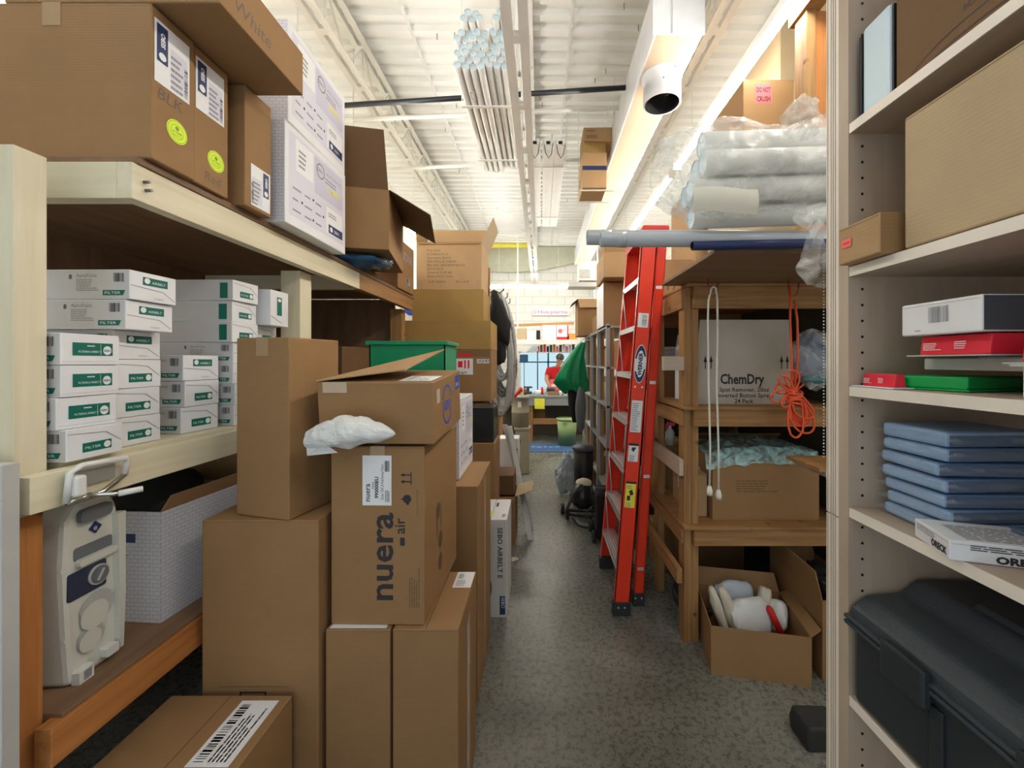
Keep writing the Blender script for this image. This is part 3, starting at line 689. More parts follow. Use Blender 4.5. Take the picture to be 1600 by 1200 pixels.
# ---- tower of cartons beyond the rack (about 3.4 m away)
def fine(mb, W, H):
    s = H*.062; L = ['P/N: 20134', 'EL7040D/C-R1Y2', 'Description: BLACK', 'ELECTROLUX STREAM', 'BIN, ELEC AIRSTREAM BLACK', 'QTY/CTN: 8', 'Carton #: 15 OF 405', 'Made in P.R.C., China']
    for i, t in enumerate(L): mb.text(t, W*.16, H*(.80-.078*i), s, 'ink_brown')
    mb.text('G.W: 10.05KG', W*.18, H*.14, s, 'ink_brown'); mb.text('2021-10-20', W*.6, H*.14, s, 'ink_brown')
    for u in (.04, .92): mb.rect(W*u, 0, W*(u+.05), H*.2, 'tape')
d = 3.42
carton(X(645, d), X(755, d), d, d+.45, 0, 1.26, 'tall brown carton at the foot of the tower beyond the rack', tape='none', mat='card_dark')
carton(X(722, 3.38)-.3, X(768, 3.38), 3.36, 3.8, 1.262, 1.7, 'brown carton with red fragile and liquid stickers in the middle of the tower', tape='none',
       stickers=[('front', lambda mb, W, H: (mb.rect(W*.46, H*.52, W*.72, H*.83, 'paper'), mb.text('fragile', W*.48, H*.54, .035, 'ink', o=.002), mb.rect(W*.49, H*.66, W*.56, H*.78, 'red_print', .002), mb.rect(W*.585, H*.64, W*.61, H*.8, 'red_print', .002), mb.rect(W*.64, H*.64, W*.665, H*.8, 'red_print', .002)), 'white fragile sticker with red glass symbol'),
                 ('front', lambda mb, W, H: (mb.rect(W*.48, H*.86, W*.98, H*.985, 'card_edge', .0005), mb.rect(W*.5, H*.87, W*.7, H*.93, 'red_print'), mb.rect(W*.78, H*.74, W*.97, H*.82, 'paper'), mb.text('LIQUID', W*.79, H*.76, .03, 'navy', o=.002, bold=.03)), 'white and navy liquid sticker')])
carton(X(603, 3.4), X(768, 3.4), 3.36, 3.84, 1.702, 1.948, 'wide yellowish brown carton supporting the tower cartons', mat='card_yellow', tape='none')
carton(X(645, 3.42), X(756, 3.42), 3.40, 3.85, 1.95, 2.222, 'plain brown carton directly below the printed open one', mat='card_yellow', tape='none')
carton(X(652, 3.44), X(753, 3.44), 3.42, 3.85, 2.224, 2.63, 'open brown carton printed with lines of shipping details', tape=None, prints=[('front', fine)], mat='card_light',
       flaps=[('back', -2, .24, 'card_light'), ('right', 25, .24, 'card_pale'), ('left', 10, .2, 'card'), ('front', 172, .02, 'card')])
carton(X(612, 3.9), X(650, 3.9), 3.9, 4.2, 1.9, 2.27, 'white carton with blue spot, peeking out behind the lettered carton', mat='white_box', tape='none', prints=[('front', lambda mb, W, H: mb.disc(W*.8, H*.6, .07, 'blue_print'))])
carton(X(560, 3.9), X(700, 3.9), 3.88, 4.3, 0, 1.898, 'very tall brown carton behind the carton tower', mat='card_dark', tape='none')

# ---- floor stacks at left
def underlines(n, u, v, w, h): return lambda mb, W, H: mb.lines(W*u, H*v, W*w, H*h, n, 'ink_brown')
carton(-1.162, -.782, .80, 1.25, 0, .55, 'brown carton with barcode sticker on its lid in the bottom left foreground', tape='y_none',
       stickers=[('top', lambda mb, W, H: (mb.rect(W*.63, H*.50, W*.93, H*.95, 'paper'), mb.bars(W*.66, H*.53, W*.07, H*.39, 'ink', vert=True, n=30), mb.lines(W*.76, H*.53, W*.14, H*.38, 5, 'ink_grey', vert=True, seed=9)), 'white barcode sticker')])
def glass_icon(mb, W, H):
    s = .085; u = W*.44; v = H*.42
    mb.rect(u-.11, v+s*1.18, u+.11, v+s*1.2, 'ink_brown')
    for a in (0,):
        mb.rect(u-s/2, v, u+s/2, v+.005, 'ink'); mb.rect(u-s/2, v+s-.005, u+s/2, v+s, 'ink'); mb.rect(u-s/2, v, u-s/2+.005, v+s, 'ink'); mb.rect(u+s/2-.005, v, u+s/2, v+s, 'ink')
    mb.quad([(u-.014, v+.012), (u+.014, v+.012), (u+.02, v+.025), (u+.008, v+.05), (u-.008, v+.05), (u-.02, v+.025)], 'ink'); mb.rect(u-.002, v+.05, u+.002, v+.07, 'ink'); mb.rect(u-.018, v+.069, u+.018, v+.073, 'ink')
    for q in (-.028, .028):
        mb.quad([(u+q-.018, v-.035), (u+q+.018, v-.035), (u+q, v-.055)], 'ink'); mb.rect(u+q-.01, v-.035, u+q+.01, v-.012, 'ink')
    mb.rect(u-.05, v-.062, u+.05, v-.058, 'ink')
carton(-1.085, -.712, 1.27, 1.68, 0, 1.092, 'big brown carton with fragile glass symbol, under the tall plain carton', tape='x', prints=[('front', glass_icon)])
carton(-.985, -.772, 1.285, 1.50, 1.093, 1.678, 'tall plain brown carton standing on top of the big one', tape='y', rz=-14, seamd=False)
carton(-.70, -.49, 1.29, 1.64, 0, .728, 'plain brown floor carton, left one beneath the printed upright carton', tape='y_none', stickers=[('top', lambda mb, W, H: (mb.rect(W*.05, .005, W*.93, H*.3, 'paper'), mb.rect(W*.1, H*.12, W*.25, H*.22, 'navy')), 'white label sheet')])
carton(-.482, -.268, 1.29, 1.645, 0, .73, 'plain brown floor carton nearest the aisle, with a white label at its far end', tape='y_none',
       stickers=[('top', lambda mb, W, H: (mb.rect(W*.66, H*.66, W*.99, H*.98, 'paper'), mb.bars(W*.7, H*.84, W*.1, H*.1, 'ink'), mb.lines(W*.7, H*.7, W*.25, H*.12, 3)), 'white label sheet'), ('right', lambda mb, W, H: (mb.rect(W*.42, H*.02, W*.6, H*.9, 'tape_clear', .0004), mb.rect(W*.44, H*.02, W*.455, H*.88, 'paper')), '', 'tape')])
def nuera(mb, W, H):
    mb.text('nuera', W*.66, H*.13, .112, 'ink', rot=90, bold=.018, width=H*.50)
    mb.rect(W*.74, H*.445, W*.79, H*.49, 'ink'); mb.text('air', W*.79, H*.51, .050, 'ink', rot=90, bold=.01)
    mb.lines(W*.84, H*.10, W*.12, H*.26, 5, 'ink_brown', vert=True, fill=.3)
    u, v = W*.75, H*.8
    for q in (0, .022): mb.rect(u+q*0, v+q, u+.032, v+q+.004, 'ink'); mb.quad([(u+.0, v+q+.002), (u+.01, v+q+.009), (u+.01, v+q-.005)], 'ink')
    mb.rect(u+.032, v-.008, u+.035, v+.034, 'ink')
    mb.disc(u+.02, v-.055, .014, 'ink'); mb.rect(u+.0, v-.057, u+.02, v-.053, 'ink'); mb.disc(u+.022, v-.07, .005, 'ink')
    mb.lines(W*.92, H*.62, .004, H*.22, 1, 'ink_brown', vert=True)
def nuera_side(mb, W, H):
    mb.disc(W*.42, H*.34, .026, 'ink_brown', r2=.032); mb.disc(W*.42, H*.20, .026, 'ink_brown', r2=.032); mb.disc(W*.36, H*.54, .02, 'ink_brown', r2=.03)
    mb.lines(W*.30, H*.38, W*.05, H*.3, 2, 'ink_brown', vert=True); mb.lines(W*.42, H*.42, W*.05, H*.24, 2, 'ink_brown', vert=True)
def nuera_label(mb, W, H):
    mb.rect(W*.34, H*.67, W*.65, H*.95, 'paper'); a = 'ink'
    mb.text('nuera', W*.42, H*.69, .026, a, rot=90, bold=.01, o=.002); mb.text('990000EU', W*.51, H*.71, .017, a, rot=90, bold=.03, o=.002); mb.text('30200', W*.465, H*.76, .010, a, rot=90, o=.002)
    mb.text('Oscar: OSC B Pick/Sweep/10mm', W*.565, H*.70, .013, a, rot=90, o=.002, width=H*.2); mb.lines(W*.585, H*.69, W*.05, H*.1, 3, a, .002, vert=True)
    mb.bars(W*.575, H*.86, W*.055, H*.06, a, .002)
carton(-.690, -.378, 1.31, 1.76, .731, 1.32, 'upright brown carton with large sideways black lettering and a shipping label', prints=[('front', nuera), ('right', nuera_side)], rz=-1.2, tape='y',
       stickers=[('front', nuera_label, 'white label with barcode and product code')])
def sebo_big(mb, W, H):
    mb.disc(W*.45, H*.5, .062, 'blue_print', inner=.88, r2=.072); mb.rect(W*.45-.065, H*.5-.02, W*.45+.065, H*.5+.022, 'card', .0008); mb.text('SEBO', W*.45, H*.5-.016, .044, 'blue_print', center=True, bold=.03, o=.001)
    mb.rect(W*.1, H*.62, W*.2, H*.85, 'card_grey'); mb.rect(W*.78, H*.66, W*.95, H*.92, 'blue_print'); mb.text('SEBO', W*.79, H*.72, .02, 'paper', o=.001)
sb = carton(-.722, -.340, 1.30, 1.66, 1.345, 1.55, 'squat brown carton with half open lid resting on the printed upright carton', prints=[('right', sebo_big)], tape='none', seamd=False, rx=5, rz=-2,
       stickers=[('top', lambda mb, W, H: (mb.rect(W*.68, .02, W*.97, H*.42, 'paper'), mb.bars(W*.72, .03, W*.05, H*.3, 'ink_grey', vert=True), mb.lines(W*.8, .03, W*.14, H*.3, 3, 'ink_grey', vert=True)), 'pale label sheet')])
mb = MB(); w_, d_, h_ = .382, .36, .205
mb.prism([(-w_/2, -d_/2-.004, h_+.002), (w_/2-.10, -d_/2+.03, h_+.035), (w_/2-.05, d_/2-.04, h_+.085), (-w_/2+.07, d_/2-.02, h_+.01)], (0, 0, .004), 'card_light')
mb.build('flap', sb)
mb = MB(); mb.box(-w_/2+.02, -w_/2+.10, -d_/2-.002, -d_/2, h_-.035, h_, 'tape_clear'); mb.rect
mb.build('tape', sb)
# white tissue squeezed between the two cartons
def tissue(mb):
    def f(u, v):
        a = u*1.0; x = (u-.5)*.275
        w_ = .060*math.sin(math.pi*min(1, (u*.93+.07)))**.55*(1-.35*u)
        th = 2*math.pi*v; nn = noise.fractal(Vector((u*5, math.cos(th)*.9, math.sin(th)*.9)), 1, 2, 4)
        r = w_*(.95+.22*nn)
        return Vector((x, math.cos(th)*r*.9-.03, math.sin(th)*r+.018*math.sin(u*3)-.012*(1-u)))
    mb.sheet(f, 34, 30, 'bag_white', smooth=False)
    mb.quads([(-.13, -.045, -.062), (-.07, -.06, -.02), (-.03, -.055, -.05), (-.10, -.05, -.045), (-.132, -.05, .0)], [(0, 3, 1, 4), (0, 2, 3), (3, 2, 1)], 'bag_white')
single('tissue_paper', (X(553, 1.25), 1.265, Z(678, 1.25)), 'crumpled white tissue hanging between two brown cartons', 'tissue paper', tissue)
# behind
def upr(mb, W, H): mb.rect(W*.5-.03, .02, W*.5+.03, H-.02, 'tape', .0004)
carton(-.62, -.295, 1.86, 2.33, 0, 1.015, 'tall narrow brown carton along the aisle behind the front stack', tape='y', prints=[('right', upr)])
carton(-.82, -.40, 1.95, 2.33, 1.018, 1.415, 'white carton with lilac print panel behind the front stack', mat='white_box', tape='none', sidemat={'front': 'brick_print'}, prints=[('right', sebopanel)])
cr = empty('plastic_crate', (-.67, 2.12, 1.418), 'green plastic crate behind the half open carton', 'crate')
mb = MB(); z0 = 0; a, c_, hh = .19, .13, .285
for (xx0, xx1, yy0, yy1) in ((-a, a, -c_, -c_+.006), (-a, a, c_-.006, c_), (-a, -a+.006, -c_, c_), (a-.006, a, -c_, c_)): mb.box(xx0, xx1, yy0, yy1, 0, hh, 'green_crate')
mb.box(-a, a, -c_, c_, 0, .006, 'green_crate'); mb.build('tub', cr)
mb = MB()
for (xx0, xx1, yy0, yy1) in ((-a-.015, a+.015, -c_-.015, -c_), (-a-.015, a+.015, c_, c_+.015), (-a-.015, -a, -c_, c_), (a, a+.015, -c_, c_)): mb.box(xx0, xx1, yy0, yy1, hh-.02, hh, 'green_crate', bev=.003)
mb.build('rim', cr)

# ---- lower shelf: vacuum body and open printed carton
vb = empty('vacuum_cleaner_body', (-1.235, 1.06, .776), 'cream upright vacuum body without handle on the lower left shelf', 'vacuum cleaner', rz=4)
mb = MB()
outl = [(-.062, 0), (.06, 0.0), (.072, .06), (.076, .20), (.074, .33), (.062, .42), (.045, .462), (-.045, .462), (-.072, .42), (-.078, .30), (-.070, .12)]
mb.prism([(-.045, y, z) for y, z in outl], (.085, 0, 0), 'vac_white', bev=.012)
mb.box(-.06, -.03, -.05, .05, 0, .44, 'vac_grey', bev=.01); mb.build('body', vb)
def vp(name, fn, par=None):
    mb = MB(); mb.M = Matrix(((0, 0, 1, .0405), (1, 0, 0, 0), (0, 1, 0, 0), (0, 0, 0, 1))); fn(mb); mb.M = Matrix(); return mb.build(name, par or vb)
def rrect(u0, v0, u1, v1, r=.008):
    pts = []
    for cx, cy, a0 in ((u1-r, v1-r, 0), (u0+r, v1-r, 90), (u0+r, v0+r, 180), (u1-r, v0+r, 270)):
        for k in range(5): a = R(a0+k*22.5); pts.append((cx+r*math.cos(a), cy+r*math.sin(a)))
    return pts
def slab(mb, pts, m, t=.006, z=-.002): mb.prism([(p[0], p[1], z) for p in pts], (0, 0, t), m)
vp('handle_grip', lambda mb: slab(mb, rrect(-.045, .405, .035, .440, .012), 'vac_grey', .014))
vp('badge', lambda mb: (slab(mb, [(.0, .365), (.016, .381), (.0, .397), (-.016, .381)], 'navy', .005), mb.text('e', -.007, .374, .022, 'paper', o=.0035)))
vp('slot', lambda mb: (slab(mb, rrect(-.052, .310, .045, .345, .008), 'vac_grey', .003), slab(mb, rrect(-.05, .296, .047, .314, .007), 'vac_white', .016)))
cp_ = vp('control_panel', lambda mb: slab(mb, rrect(-.066, .215, .028, .285, .005), 'vac_blue', .004))
vp('dial', lambda mb: (mb.cyl((.006, .252, 0), .026, .007, 'light_grey', n=28), mb.cyl((.006, .252, .007), .022, .002, 'vac_grey', n=28), slab(mb, [(-.004, .240), (.0, .238), (.016, .264), (.012, .266)], 'light_grey', .004, .008)), cp_)
vp('hose_port', lambda mb: (mb.disc(.004, .165, .044, 'light_grey', .003), mb.disc(-.004, .150, .036, 'vac_white', .005), mb.disc(-.012, .095, .034, 'light_grey', .003), mb.disc(-.016, .09, .028, 'vac_white', .006)))
vp('bracket', lambda mb: slab(mb, rrect(.012, .02, .045, .045, .003), 'white_plastic', .022))
vp('bracket', lambda mb: (slab(mb, [(-.055, .0), (-.02, .0), (-.02, .035), (-.055, .03)], 'white_plastic', .02), mb.rect(-.045, .005, -.026, .028, 'ink_grey', .0185)))
vp('side_rib', lambda mb: slab(mb, [(.052, .02), (.062, .02), (.068, .17), (.068, .40), (.046, .40), (.05, .2)], 'vac_white', .018))
def brickopen(mb, W, H): mb.rect(W*.3, H*.72, W*.75, H*.80, 'navy', .001); mb.text('XP 70T', W*.4, H*.55, .03, 'ink_grey', o=.001)
carton(-1.52, -1.185, 1.26, 1.60, .776, 1.125, 'open white brick-patterned carton with torn brown rim on the lower shelf', mat='card_grey', tape=None, rz=-4,
       sidemat={'front': 'brick_print', 'right': 'brick_print'}, prints=[('front', brickopen)],
       flaps=[('right', 20, .05, 'card'), ('back', -10, .12, 'card')])
single('black_garment', (-1.35, 1.43, 1.09), 'black cloth bulging out of the open patterned carton', 'cloth', lambda mb: mb.blob((0, 0, 0), (.135, .145, .10), 'black_cloth', 2, .25, 3, 1.6))
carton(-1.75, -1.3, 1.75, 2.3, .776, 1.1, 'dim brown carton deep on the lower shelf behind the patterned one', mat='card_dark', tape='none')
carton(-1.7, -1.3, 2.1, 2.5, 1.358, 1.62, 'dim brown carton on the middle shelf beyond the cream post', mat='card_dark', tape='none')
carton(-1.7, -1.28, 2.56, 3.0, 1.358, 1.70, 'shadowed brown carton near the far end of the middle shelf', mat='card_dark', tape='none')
# winding handle clamp screwed on the shelf rail
ck = empty('crank_clamp', (-1.118, .98, 1.30), 'cream and chrome crank clamp fixed to the front rail of the middle shelf', 'clamp')
mb = MB(); mb.tube([(.012, -.055, -.03), (.02, -.055, .04), (.02, -.03, .052), (.02, .07, .045), (.014, .078, .03), (.012, .075, .0)], .007, 'white_plastic', n=8); mb.tube([(.012, -.055, -.03), (.014, .02, -.028), (.013, .075, .0)], .006, 'chrome', n=8); mb.build('frame', ck)
mb = MB(); mb.box(.005, .032, -.052, -.028, -.018, .03, 'white_plastic', bev=.005); mb.build('jaw', ck)
mb = MB(); mb.box(0.002, .008, -.03, .055, -.002, .035, 'alu_dull'); mb.build('plate', ck)
mb = MB(); mb.tube([(.02, -.02, -.022), (.05, .01, -.03), (.062, .02, -.032)], .005, 'chrome', n=8); mb.build('crank', ck)
mb = MB(); mb.tube([(.058, .016, -.031), (.085, .05, -.03)], .0075, 'white_plastic', n=10); mb.build('grip', ck)
# ================================================================ STEP LADDER
lad = empty('step_ladder', (.55, 2.75, 0), 'tall red fibreglass step ladder standing folded against the wooden rack', 'ladder')
def rail(name, a, c, wx, wy, mat='red_fib', lip=.006, side=1):
    """C-shaped rail between two points, web facing the camera side"""
    a, c = Vector(a), Vector(c); mb = MB(lad)
    for (x0, x1, y0, y1) in ((-wx/2, wx/2, 0, lip), (-wx/2, -wx/2+lip, 0, side*wy), (wx/2-lip, wx/2, 0, side*wy)):
        mb.prism([a+Vector((x0, y0, 0)), a+Vector((x1, y0, 0)), a+Vector((x1, y1, 0)), a+Vector((x0, y1, 0))], c-a, mat)
    return mb.build(name, lad)
def lerp(a, c, t): return [a[i]+(c[i]-a[i])*t for i in range(3)]
nf0, nf1 = (.507, 2.50, .02), (.688, 2.50, 2.40); ff0, ff1 = (.507, 3.10, .02), (.688, 2.96, 2.40)
RL = {}
RL[nf0] = rail('front_rail', nf0, nf1, .098, .03); RL[ff0] = rail('front_rail', ff0, ff1, .098, .03, side=-1)
nr0, nr1 = (.638, 2.60, .02), (.772, 2.53, 2.36); fr0, fr1 = (.638, 3.12, .02), (.772, 2.95, 2.36)
RL[nr0] = rail('rear_rail', nr0, nr1, .062, .028); RL[fr0] = rail('rear_rail', fr0, fr1, .062, .028, side=-1)
for k in range(1, 8):
    z = .305*k; t = (z-.02)/2.38; a = lerp(nf0, nf1, t); c = lerp(ff0, ff1, t)
    mb = MB(lad); x = a[0]
    mb.box(x-.048, x+.044, a[1]+.006, c[1], z-.006, z, 'alu'); mb.box(x-.050, x-.044, a[1]+.006, c[1], z-.034, z, 'alu'); mb.box(x+.04, x+.046, a[1]+.006, c[1], z-.03, z, 'alu')
    for q in range(5): mb.box(x-.04+q*.018, x-.034+q*.018, a[1]+.01, c[1]-.004, z, z+.003, 'alu')
    mb.build('step', lad)
    if k < 7:
        mb = MB(lad); mb.tube([(x-.03, c[1]-.03, z+.29), (x-.02, c[1]-.09, z+.0)], .004, 'alu', n=6); mb.build('brace', lad)
        mb = MB(lad); mb.tube([(x-.03, a[1]+.03, z-.2), (x-.02, a[1]+.09, z-.02)], .004, 'alu', n=6); mb.build('brace', lad)
for k in (1, 3, 5, 7):
    z = .305*k-.05; t = (z-.02)/2.34; a = lerp(nr0, nr1, t); c = lerp(fr0, fr1, t)
    mb = MB(lad); mb.box(a[0]-.02, a[0]+.02, a[1], c[1], z-.02, z, 'alu'); mb.build('rear_crossbar', lad)
for (p, wx) in ((nf0, .108), (nr0, .072), (ff0, .108), (fr0, .072)):
    mb = MB(lad); s = 1 if p[1] < 2.8 else -1
    mb.box(p[0]-wx/2, p[0]+wx/2+.004, p[1]-.008*s, p[1]+.04*s, 0, .085, 'rubber', bev=.005)
    for q in (-.02, .02): mb.cyl((p[0]+q, p[1]-.008*s, .055), .006, -.004*s, 'alu', axis='y', n=8)
    mb.build('foot', RL[p])
mb = MB(lad); mb.box(.635, .80, 2.46, 3.0, 2.39, 2.45, 'red_fib_dark', bev=.01); mb.build('top_cap', lad)
def lframe(z):   # frame on the face of the near front rail
    t = (z-.02)/2.38; a = lerp(nf0, nf1, t); sl = math.atan2(nf1[0]-nf0[0], 2.38)
    u = Vector((math.cos(sl), 0, -math.sin(sl))); v = Vector((math.sin(sl), 0, math.cos(sl)))
    o = Vector(a)+Vector((0, -.001, 0))-Vector(lad.location)
    return Matrix(((u.x, v.x, 0, o.x), (0, 0, -1, o.y), (u.z, v.z, 0, o.z), (0, 0, 0, 1)))
def lst(name, z, fn, lab):
    mb = MB(); mb.M = lframe(z); fn(mb); mb.M = Matrix(); o = mb.build(name, RL[nf0]); o['label'] = lab
lst('brand_plate', 1.585, lambda mb: (mb.disc(0, 0, .038, 'paper', .001, r2=.122), mb.disc(0, 0, .035, 'navy', .0014, r2=.116), mb.quad([(-.034, -.05), (.034, -.03), (.034, .05), (-.034, .03)], 'paper', .0018),
    mb.disc(0, 0, .026, 'paper', .0020, r2=.085), mb.text('WERNER', .011, -.072, .034, 'navy', rot=90, bold=.04, o=.0024, width=.144)), 'blue and white oval maker plate')
lst('caution_sticker', 1.86, lambda mb: (mb.rect(-.035, -.045, .03, .045, 'paper'), mb.bars(-.01, -.035, .03, .07, 'ink_grey', .001, vert=True)), 'white barcode sticker')
lst('caution_sticker', 1.255, lambda mb: (mb.rect(-.034, -.10, .034, .10, 'paper'), mb.lines(-.028, -.09, .056, .18, 14, 'ink_grey', .001)), 'long white text sticker')
lst('caution_sticker', 1.03, lambda mb: (mb.rect(-.033, -.06, .03, .055, 'paper'), mb.rect(-.033, .04, .03, .055, 'ink', .001), mb.quad([(-.01, .03), (.015, .03), (.0, .0), (-.015, .015)], 'ink', .001), mb.lines(-.025, -.055, .05, .04, 3, 'ink_grey', .001)), 'white sticker with black pictogram')
lst('caution_sticker', .765, lambda mb: (mb.rect(-.032, -.085, .032, .08, 'yellow_print'), mb.rect(-.032, .066, .032, .08, 'ink', .001), mb.lines(-.026, .035, .05, .026, 2, 'ink_grey', .001), mb.quad([(-.01, .02), (.01, .03), (.02, -.0), (0, -.01)], 'ink', .001), mb.quad([(-.02, -.01), (.0, -.01), (-.0, -.04), (-.02, -.04)], 'ink', .001), mb.lines(-.026, -.08, .05, .03, 3, 'ink_grey', .001)), 'yellow safety sticker')
mb = MB(); 
for z in (1.44,):
    mb.M = lframe(z)
    for q in (-.022, .022): mb.disc(q, 0, .006, 'alu', .002)
mb.M = Matrix(); mb.build('rivet', RL[nf0])

# ================================================================ RIGHT WOODEN RACK
rr = empty('lumber_rack', (.84, 2.3, 0), 'raw two-by-four lumber rack right of the red ladder', 'shelving rack')
for x, y, w_, m in ((.815, 2.255, .04, 'pine_z'), (.857, 2.262, .042, 'pine_z'), (.815, 2.76, .045, 'pine_z'), (.815, 3.55, .045, 'pine_z'), (1.72, 2.26, .045, 'pine_z'), (1.72, 3.55, .045, 'pine_z')):
    P(rr, 'post', (x, x+w_, y, y+.09, 0, 2.02 if x < 1 else 2.0, m))
for z0, z1 in ((1.90, 2.02), (1.235, 1.33), (.565, .66)):
    P(rr, 'beam', (.86, 1.77, 2.225, 2.262, z0, z1, 'pine_x')); P(rr, 'beam', (.86, 1.77, 3.5, 3.54, z0, z1, 'pine_x'))
    P(rr, 'side_rail', (.80, .815, 2.26, 3.6, z0, z1-.01, 'pine_y'))
for z in (.66, 1.33, 2.02): P(rr, 'shelf_board', (.80 if z < 2 else .81, 1.8, (2.21 if z < 2 else 2.2), 3.62, z, z+.016, 'pine_x'))
o = P(rr, 'top_sheet', (.70, 1.8, 1.60, 2.30, 2.038, 2.056, 'brownply_x')); o['label'] = 'brown plywood sheet overhanging the rack'
P(rr, 'guard_board', (.775, .80, 2.22, 2.95, .96, 1.05, 'ply_y')); P(rr, 'guard_board', (.755, .785, 2.2, 2.95, .37, .45, 'pine_y')); P(rr, 'guard_board', (.70, .813, 2.25, 2.30, 1.55, 1.63, 'ply_x'))
P(rr, 'back_panel', (.80, 1.82, 3.63, 3.65, 0, 2.06, 'dark_panel')); P(rr, 'side_panel', (1.80, 1.82, 2.26, 3.63, 0, 2.06, 'dark_panel'))
# tall upright stretch behind the pipes
tp = empty('wooden_frame', (1.38, 2.0, 2.058), 'yellow pine frame rising to the ceiling behind the plastic wrapped pipes', 'wooden frame')
wpart(tp, 'post', [(1.325, 1.372, 1.98, 2.07, 2.058, 3.36, 'pine_z')]); wpart(tp, 'post', [(1.374, 1.46, 1.99, 2.03, 2.058, 3.36, 'pine_orange_z')])
wpart(tp, 'top_beam', [(1.31, 1.40, .95, 2.10, 3.36, 3.45, 'pine_y')]); wpart(tp, 'post', [(1.325, 1.372, .98, 1.05, 2.0, 3.36, 'pine_z')])
wpart(tp, 'lower_beam', [(1.32, 1.37, 1.02, 2.0, 2.0, 2.055, 'pine_y')])
# cartons on the rack
def chem(mb, W, H):
    mb.text('ChemDry', W*.24, H*.36, .082, 'ink', bold=.03, width=W*.46); mb.text('Spot Remover, 20oz', W*.23, H*.22, .035, 'ink', width=W*.52, bold=.015); mb.text('(Inverted Button Spray)', W*.19, H*.12, .035, 'ink', width=W*.6, bold=.015); mb.text('24 Pack', W*.39, H*.02, .035, 'ink', bold=.015)
    for u in (.085, .145, .88, .94):
        mb.rect(W*u-.003, H*.62, W*u+.003, H*.78, 'ink'); mb.quad([(W*u-.011, H*.74), (W*u+.011, H*.74), (W*u, H*.86)], 'ink')
carton(.93, 1.50, 2.36, 2.75, 1.347, 1.685, 'whitish carton of spot remover with open upright flap on the middle shelf', mat='card_grey', tape=None, prints=[('front', chem)], sidemat={'left': 'white_box'},
       flaps=[('front', -3, .165, 'card_grey'), ('left', -30, .1, 'card_grey'), ('back', 3, .1, 'card_grey')])
def zbox(mb, W, H): mb.lines(W*.22, H*.48, W*.46, H*.22, 5, 'ink_brown', fill=.35)
zb_ = carton(1.0, 1.62, 2.31, 2.82, .677, 1.02, 'wide brown carton covered with teal film on the lower rack shelf', mat='card', tape=None, prints=[('front', zbox)], flaps=[('left', 8, .03, 'card'), ('back', -60, .2, 'card')],
       stickers=[('left', sticker(.17, .10, .33, .26, seed=4), 'white label')])
def teal(mb):
    def f(u, v): return Vector(((u-.5)*.66, (v-.5)*.52, .012+.03*noise.fractal(Vector((u*4, v*3, 1)), 1, 2, 3)+.035*math.sin(u*3)-(.09 if v < .03 else 0)))
    mb.sheet(f, 30, 24, 'film_teal', smooth=True)
single('plastic_film', (1.29, 2.56, 1.055), 'teal tinted plastic film spread over the wide brown carton', 'plastic film', teal)
# low side box next to it seen between posts
carton(.905, .99, 2.36, 2.72, .677, .93, 'narrow brown carton squeezed beside the wide one on the lower rack shelf', mat='card_light', tape='none', stickers=[('left', sticker(.1, .1, .2, .2, seed=6), 'white label')])
carton(.90, 1.3, 2.86, 3.2, .677, 1.0, 'brown carton behind the wooden posts on the lower rack shelf', mat='card', tape='x')
carton(.90, 1.25, 2.9, 3.3, 1.347, 1.6, 'brown carton in shadow behind the whitish spot remover carton', mat='card', tape='x')
for i in range(4): single('storage_tray', (.96, 2.95, 1.602+i*.026), f'grey tray {["lowest", "second", "third", "topmost"][i]} of the small pile above the shadowed carton', 'tray', lambda mb: (mb.box(-.09, .1, -.14, .14, 0, .022, 'light_grey', bev=.004), mb.box(-.1, .11, -.15, .15, .018, .024, 'steel_side', bev=.002)), 'grey trays')
carton(.9, 1.2, 3.04, 3.3, 0, .33, 'brown floor carton with white tags behind the ladder feet', tape='none', stickers=[('left', sticker(.08, .15, .14, .24, seed=2), 'white tag'), ('left', sticker(.2, .16, .26, .25, seed=3), 'white tag')])
# red trigger bottle and bits
sp = empty('spray_bottle', (.90, 2.55, 1.062), 'small spray bottle with a red trigger head behind the rack post', 'bottle')
sp.location = (.93, 2.86, .677+.325)
mb = MB(); mb.lathe((0, 0, 0), [(0, 0), (.03, 0), (.032, .09), (.012, .12), (.012, .14)], 'white_plastic', 16); mb.build('bottle', sp)
mb = MB(); mb.box(-.02, .035, -.012, .012, .135, .165, 'red_plastic', bev=.004); mb.box(-.03, -.02, -.005, .005, .10, .15, 'red_plastic'); mb.build('trigger', sp)
# top of rack
TP = 2.057
def scrawl(mb, W, H): mb.text('17', W*.3, H*.3, .1, 'marker', bold=.01)
carton(.83, 1.13, 2.95, 3.3, 2.037, 2.36, 'brown carton with number written in marker right behind the ladder top', mat='card_light', tape='none', prints=[('front', scrawl)])
carton(.95, 1.42, 1.78, 2.2, TP, 2.17, 'flat pale carton lying under the pipes at the left of the plywood sheet', mat='card_light', tape='none', name='cardboard_box')
carton(1.43, 1.76, 1.70, 2.2, TP, 2.15, 'flat brown carton under the pipes nearest the bookcase', mat='card', tape='none', stickers=[('front', sticker(.02, .03, .16, .08, seed=3), 'white label')])
carton(1.22, 1.56, 2.42, 2.9, 2.037, 2.86, 'tall pale carton under the one with the red sticker', mat='card_pale', tape='none')
def crush(mb, W, H): mb.rect(W*.22, H*.68, W*.56, H*.94, 'pink_sticker'); mb.text('DO NOT', W*.26, H*.83, .042, 'ink', width=W*.27, bold=.04, o=.002); mb.text('CRUSH', W*.26, H*.71, .042, 'ink', width=W*.27, bold=.04, o=.002)
